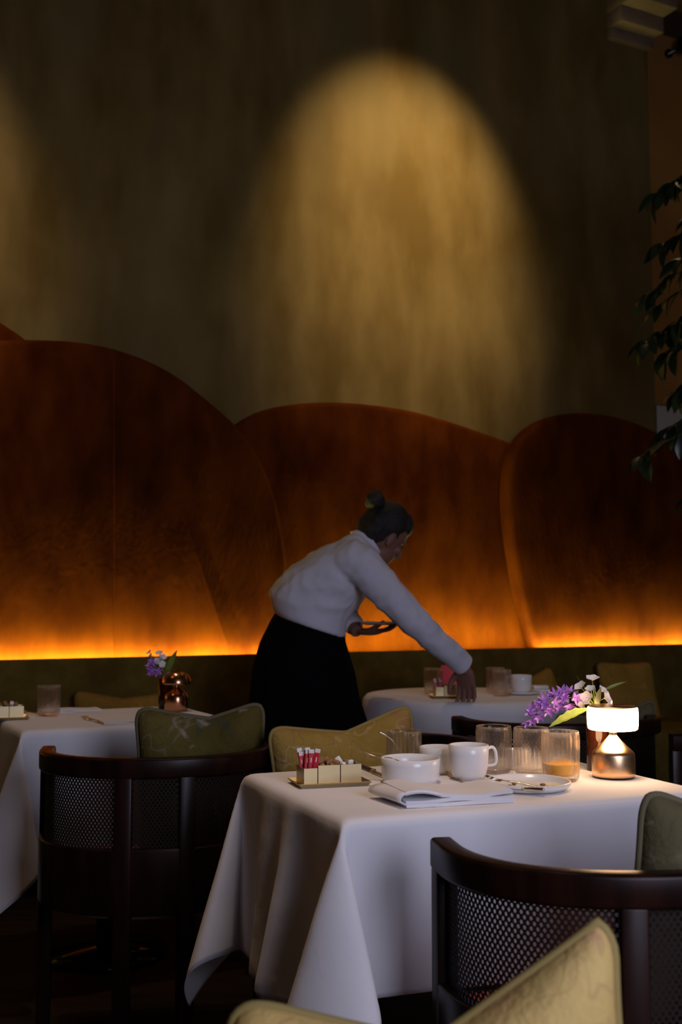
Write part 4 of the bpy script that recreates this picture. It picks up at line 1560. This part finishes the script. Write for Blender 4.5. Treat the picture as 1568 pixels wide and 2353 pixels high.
sh = [ring_loft([(J(716, 1441), 0.138, 0.164, (0.33, 0, 1)), (J(711, 1430), 0.147, 0.170, (0.35, 0, 1)), (J(706, 1398), 0.158, 0.175, (0.42, 0, 1)), (J(732, 1362), 0.148, 0.185, (0.66, 0, 1)),
                 (J(772, 1324), 0.125, 0.195, (0.95, 0, 1)), (J(806, 1290), 0.098, 0.195, (0.95, 0, 1)), (J(830, 1262), 0.070, 0.140, (1, 0, 1)), (J(846, 1249), 0.055, 0.075, (0.9, 0, 1))])]
sh.append(limb([sR + Vector((-0.06, 0.05, 0.02)), sR, eR, wR + (wR - eR).normalized() * -0.005], [0.085, 0.080, 0.066, 0.056, 0.048, 0.040], 16))
sh.append(limb([sL + Vector((-0.05, -0.05, 0.02)), sL, eL, wL + (wL - eL).normalized() * -0.03], [0.085, 0.080, 0.068, 0.056, 0.045, 0.038], 16))
shirt = voxel('shirt', join(*sh), 0.008, 5, 'shirt_cotton', person, fold_noise)
shirt['label'] = 'loose white long-sleeved shirt'
cu = (wR - eR).normalized()
mesh('cuff', *tube([wR - cu * 0.052, wR - cu * 0.03, wR - cu * 0.002, wR + cu * 0.002], [0.042, 0.0435, 0.0425, 0.036], 20), 'shirt_cotton', shirt, smooth='auto')
mesh('cuff_button', *ellipsoid(wR - cu * 0.025 + Vector((0.0, -0.043, 0.0)), 0.005, 0.002, 0.005, 10, 6), 'porcelain', shirt)
nk = (hp(0, -0.025, -0.05) - J(832, 1262)).normalized()
c0 = J(843, 1252, 0.002)
mesh('collar', *tube([c0 - nk * 0.022, c0 - nk * 0.004, c0 + nk * 0.016, c0 + nk * 0.024], [0.078, 0.071, 0.064, 0.060], 24), 'shirt_cotton', shirt, smooth='auto')

# skirt: long, flared, with soft pleats
V, F = [], []
secs = [(714, 1427, 0.131, 0.155, 0.30), (708, 1448, 0.142, 0.163, 0.28), (700, 1490, 0.170, 0.18, 0.15), (697, 1540, 0.193, 0.195, 0.05), (698, 1600, 0.205, 0.205, 0.0), (706, 1680, 0.232, 0.215, 0.0),
        (712, 1760, 0.25, 0.23, 0), (716, 1850, 0.268, 0.24, 0), (718, 1925, 0.28, 0.25, 0)]
secs = [(J(a, b), c, d, e) for a, b, c, d, e in secs]
NS = 96
dense = []
for i in range(len(secs) - 1):
    for k in range(6):
        q = k / 6
        a, b = secs[i], secs[i + 1]
        dense.append((a[0].lerp(b[0], q), a[1] + (b[1] - a[1]) * q, a[2] + (b[2] - a[2]) * q, a[3] + (b[3] - a[3]) * q))
dense.append(secs[-1])
for i, (c, hd, hw, sl) in enumerate(dense):
    q = i / (len(dense) - 1)
    for k in range(NS):
        a = 2 * math.pi * k / NS
        pl = 1 + 0.045 * q * math.cos(11 * a + 0.8 * math.sin(3 * a)) + 0.02 * q * math.cos(17 * a)
        x = hd * math.cos(a) * pl
        V.append((c.x + x, c.y + hw * math.sin(a) * pl, c.z - sl * x))
for i in range(len(dense) - 1):
    for k in range(NS):
        F.append((i * NS + k, i * NS + (k + 1) % NS, (i + 1) * NS + (k + 1) % NS, (i + 1) * NS + k))
skirt = mesh('skirt', V, F, 'skirt_black', person)
skirt['label'] = 'long flared black skirt'
s = skirt.modifiers.new('s', 'SOLIDIFY')
s.thickness = 0.003
# waistband
V, F = [], []
for dz, g in ((-0.034, 1.02), (-0.014, 1.025), (0.002, 1.02), (0.004, 0.97), (-0.034, 0.97)):
    c, hd, hw, sl = dense[0]
    for k in range(NS):
        a = 2 * math.pi * k / NS
        x = hd * math.cos(a) * g
        V.append((c.x + x, c.y + hw * g * math.sin(a), c.z - sl * x + dz))
for i in range(5):
    for k in range(NS):
        F.append((i * NS + k, i * NS + (k + 1) % NS, ((i + 1) % 5) * NS + (k + 1) % NS, ((i + 1) % 5) * NS + k))
mesh('waistband', V, F, 'skirt_black', skirt)

# hair: cap over the crown and back of the head, swept to a bun
hr = [ellipsoid(hp(0, -0.024, 0.030), 0.082, 0.092, 0.098, 24, 16, MH), ellipsoid(hp(0, 0.030, 0.066), 0.064, 0.058, 0.052, 20, 14, MH),
      ellipsoid(hp(0, -0.062, -0.010), 0.066, 0.052, 0.064, 20, 14, MH)]


def hair_disp(co):
    d = co - hc
    return 0.003 * math.sin(70 * d.dot(hs) + 25 * d.dot(hf)) + 0.003 * noise.noise(co * 40)


hair = voxel('hair', join(*hr), 0.006, 3, 'hair', person, hair_disp)
hair['label'] = 'dark hair pinned up in a bun'
bc = hp(0, -0.118, 0.078)
bn_ = join(ellipsoid(bc, 0.040, 0.036, 0.036, 20, 14, MH), ellipsoid(bc.lerp(hp(0, -0.07, 0.05), 0.5), 0.026, 0.03, 0.026, 14, 10, MH),
           *[ellipsoid(bc + hs * 0.024 * math.cos(a) + hu * 0.022 * math.sin(a) - hf * 0.008, 0.02, 0.02, 0.018, 12, 8, MH) for a in (0.3, 1.6, 2.9, 4.2, 5.4)])
voxel('bun', bn_, 0.005, 2, 'hair', hair, hair_disp)
for s in (-1, 1):
    mesh('eye', *ellipsoid(hp(s * 0.030, 0.071, 0.0), 0.010, 0.009, 0.006, 14, 10, MH), 'hair', person)
    mesh('eyebrow', *limb([hp(s * 0.014, 0.087, 0.020), hp(s * 0.032, 0.086, 0.025), hp(s * 0.050, 0.074, 0.020)], [0.003, 0.0035, 0.002], 6, 4), 'hair', person)
    f = Vector((hip.x - 0.01 + (0.05 if s < 0 else -0.07), PY + s * 0.095, 0.085))
    mesh('shoe', *xf(ellipsoid((0, 0, 0), 0.135, 0.047, 0.06, 20, 12), Matrix.Translation((f.x + 0.055, f.y, 0.0605)) @ Matrix.Diagonal((1, 1, 1, 1))), 'shoe_leather', person)

# the round tray in her other hand
hd_ = hdL.normalized()
t = thing('serving_plate', 'pale plate held level in the other hand of the waitress', 'plate', wL + hd_ * 0.075 + Vector((0.01, 0, 0.026)))
mesh('plate_body', *lathe([(0.001, 0), (0.05, 0), (0.075, 0.006), (0.082, 0.011), (0.081, 0.0125), (0.05, 0.006), (0.001, 0.005)], 44), 'porcelain', t)
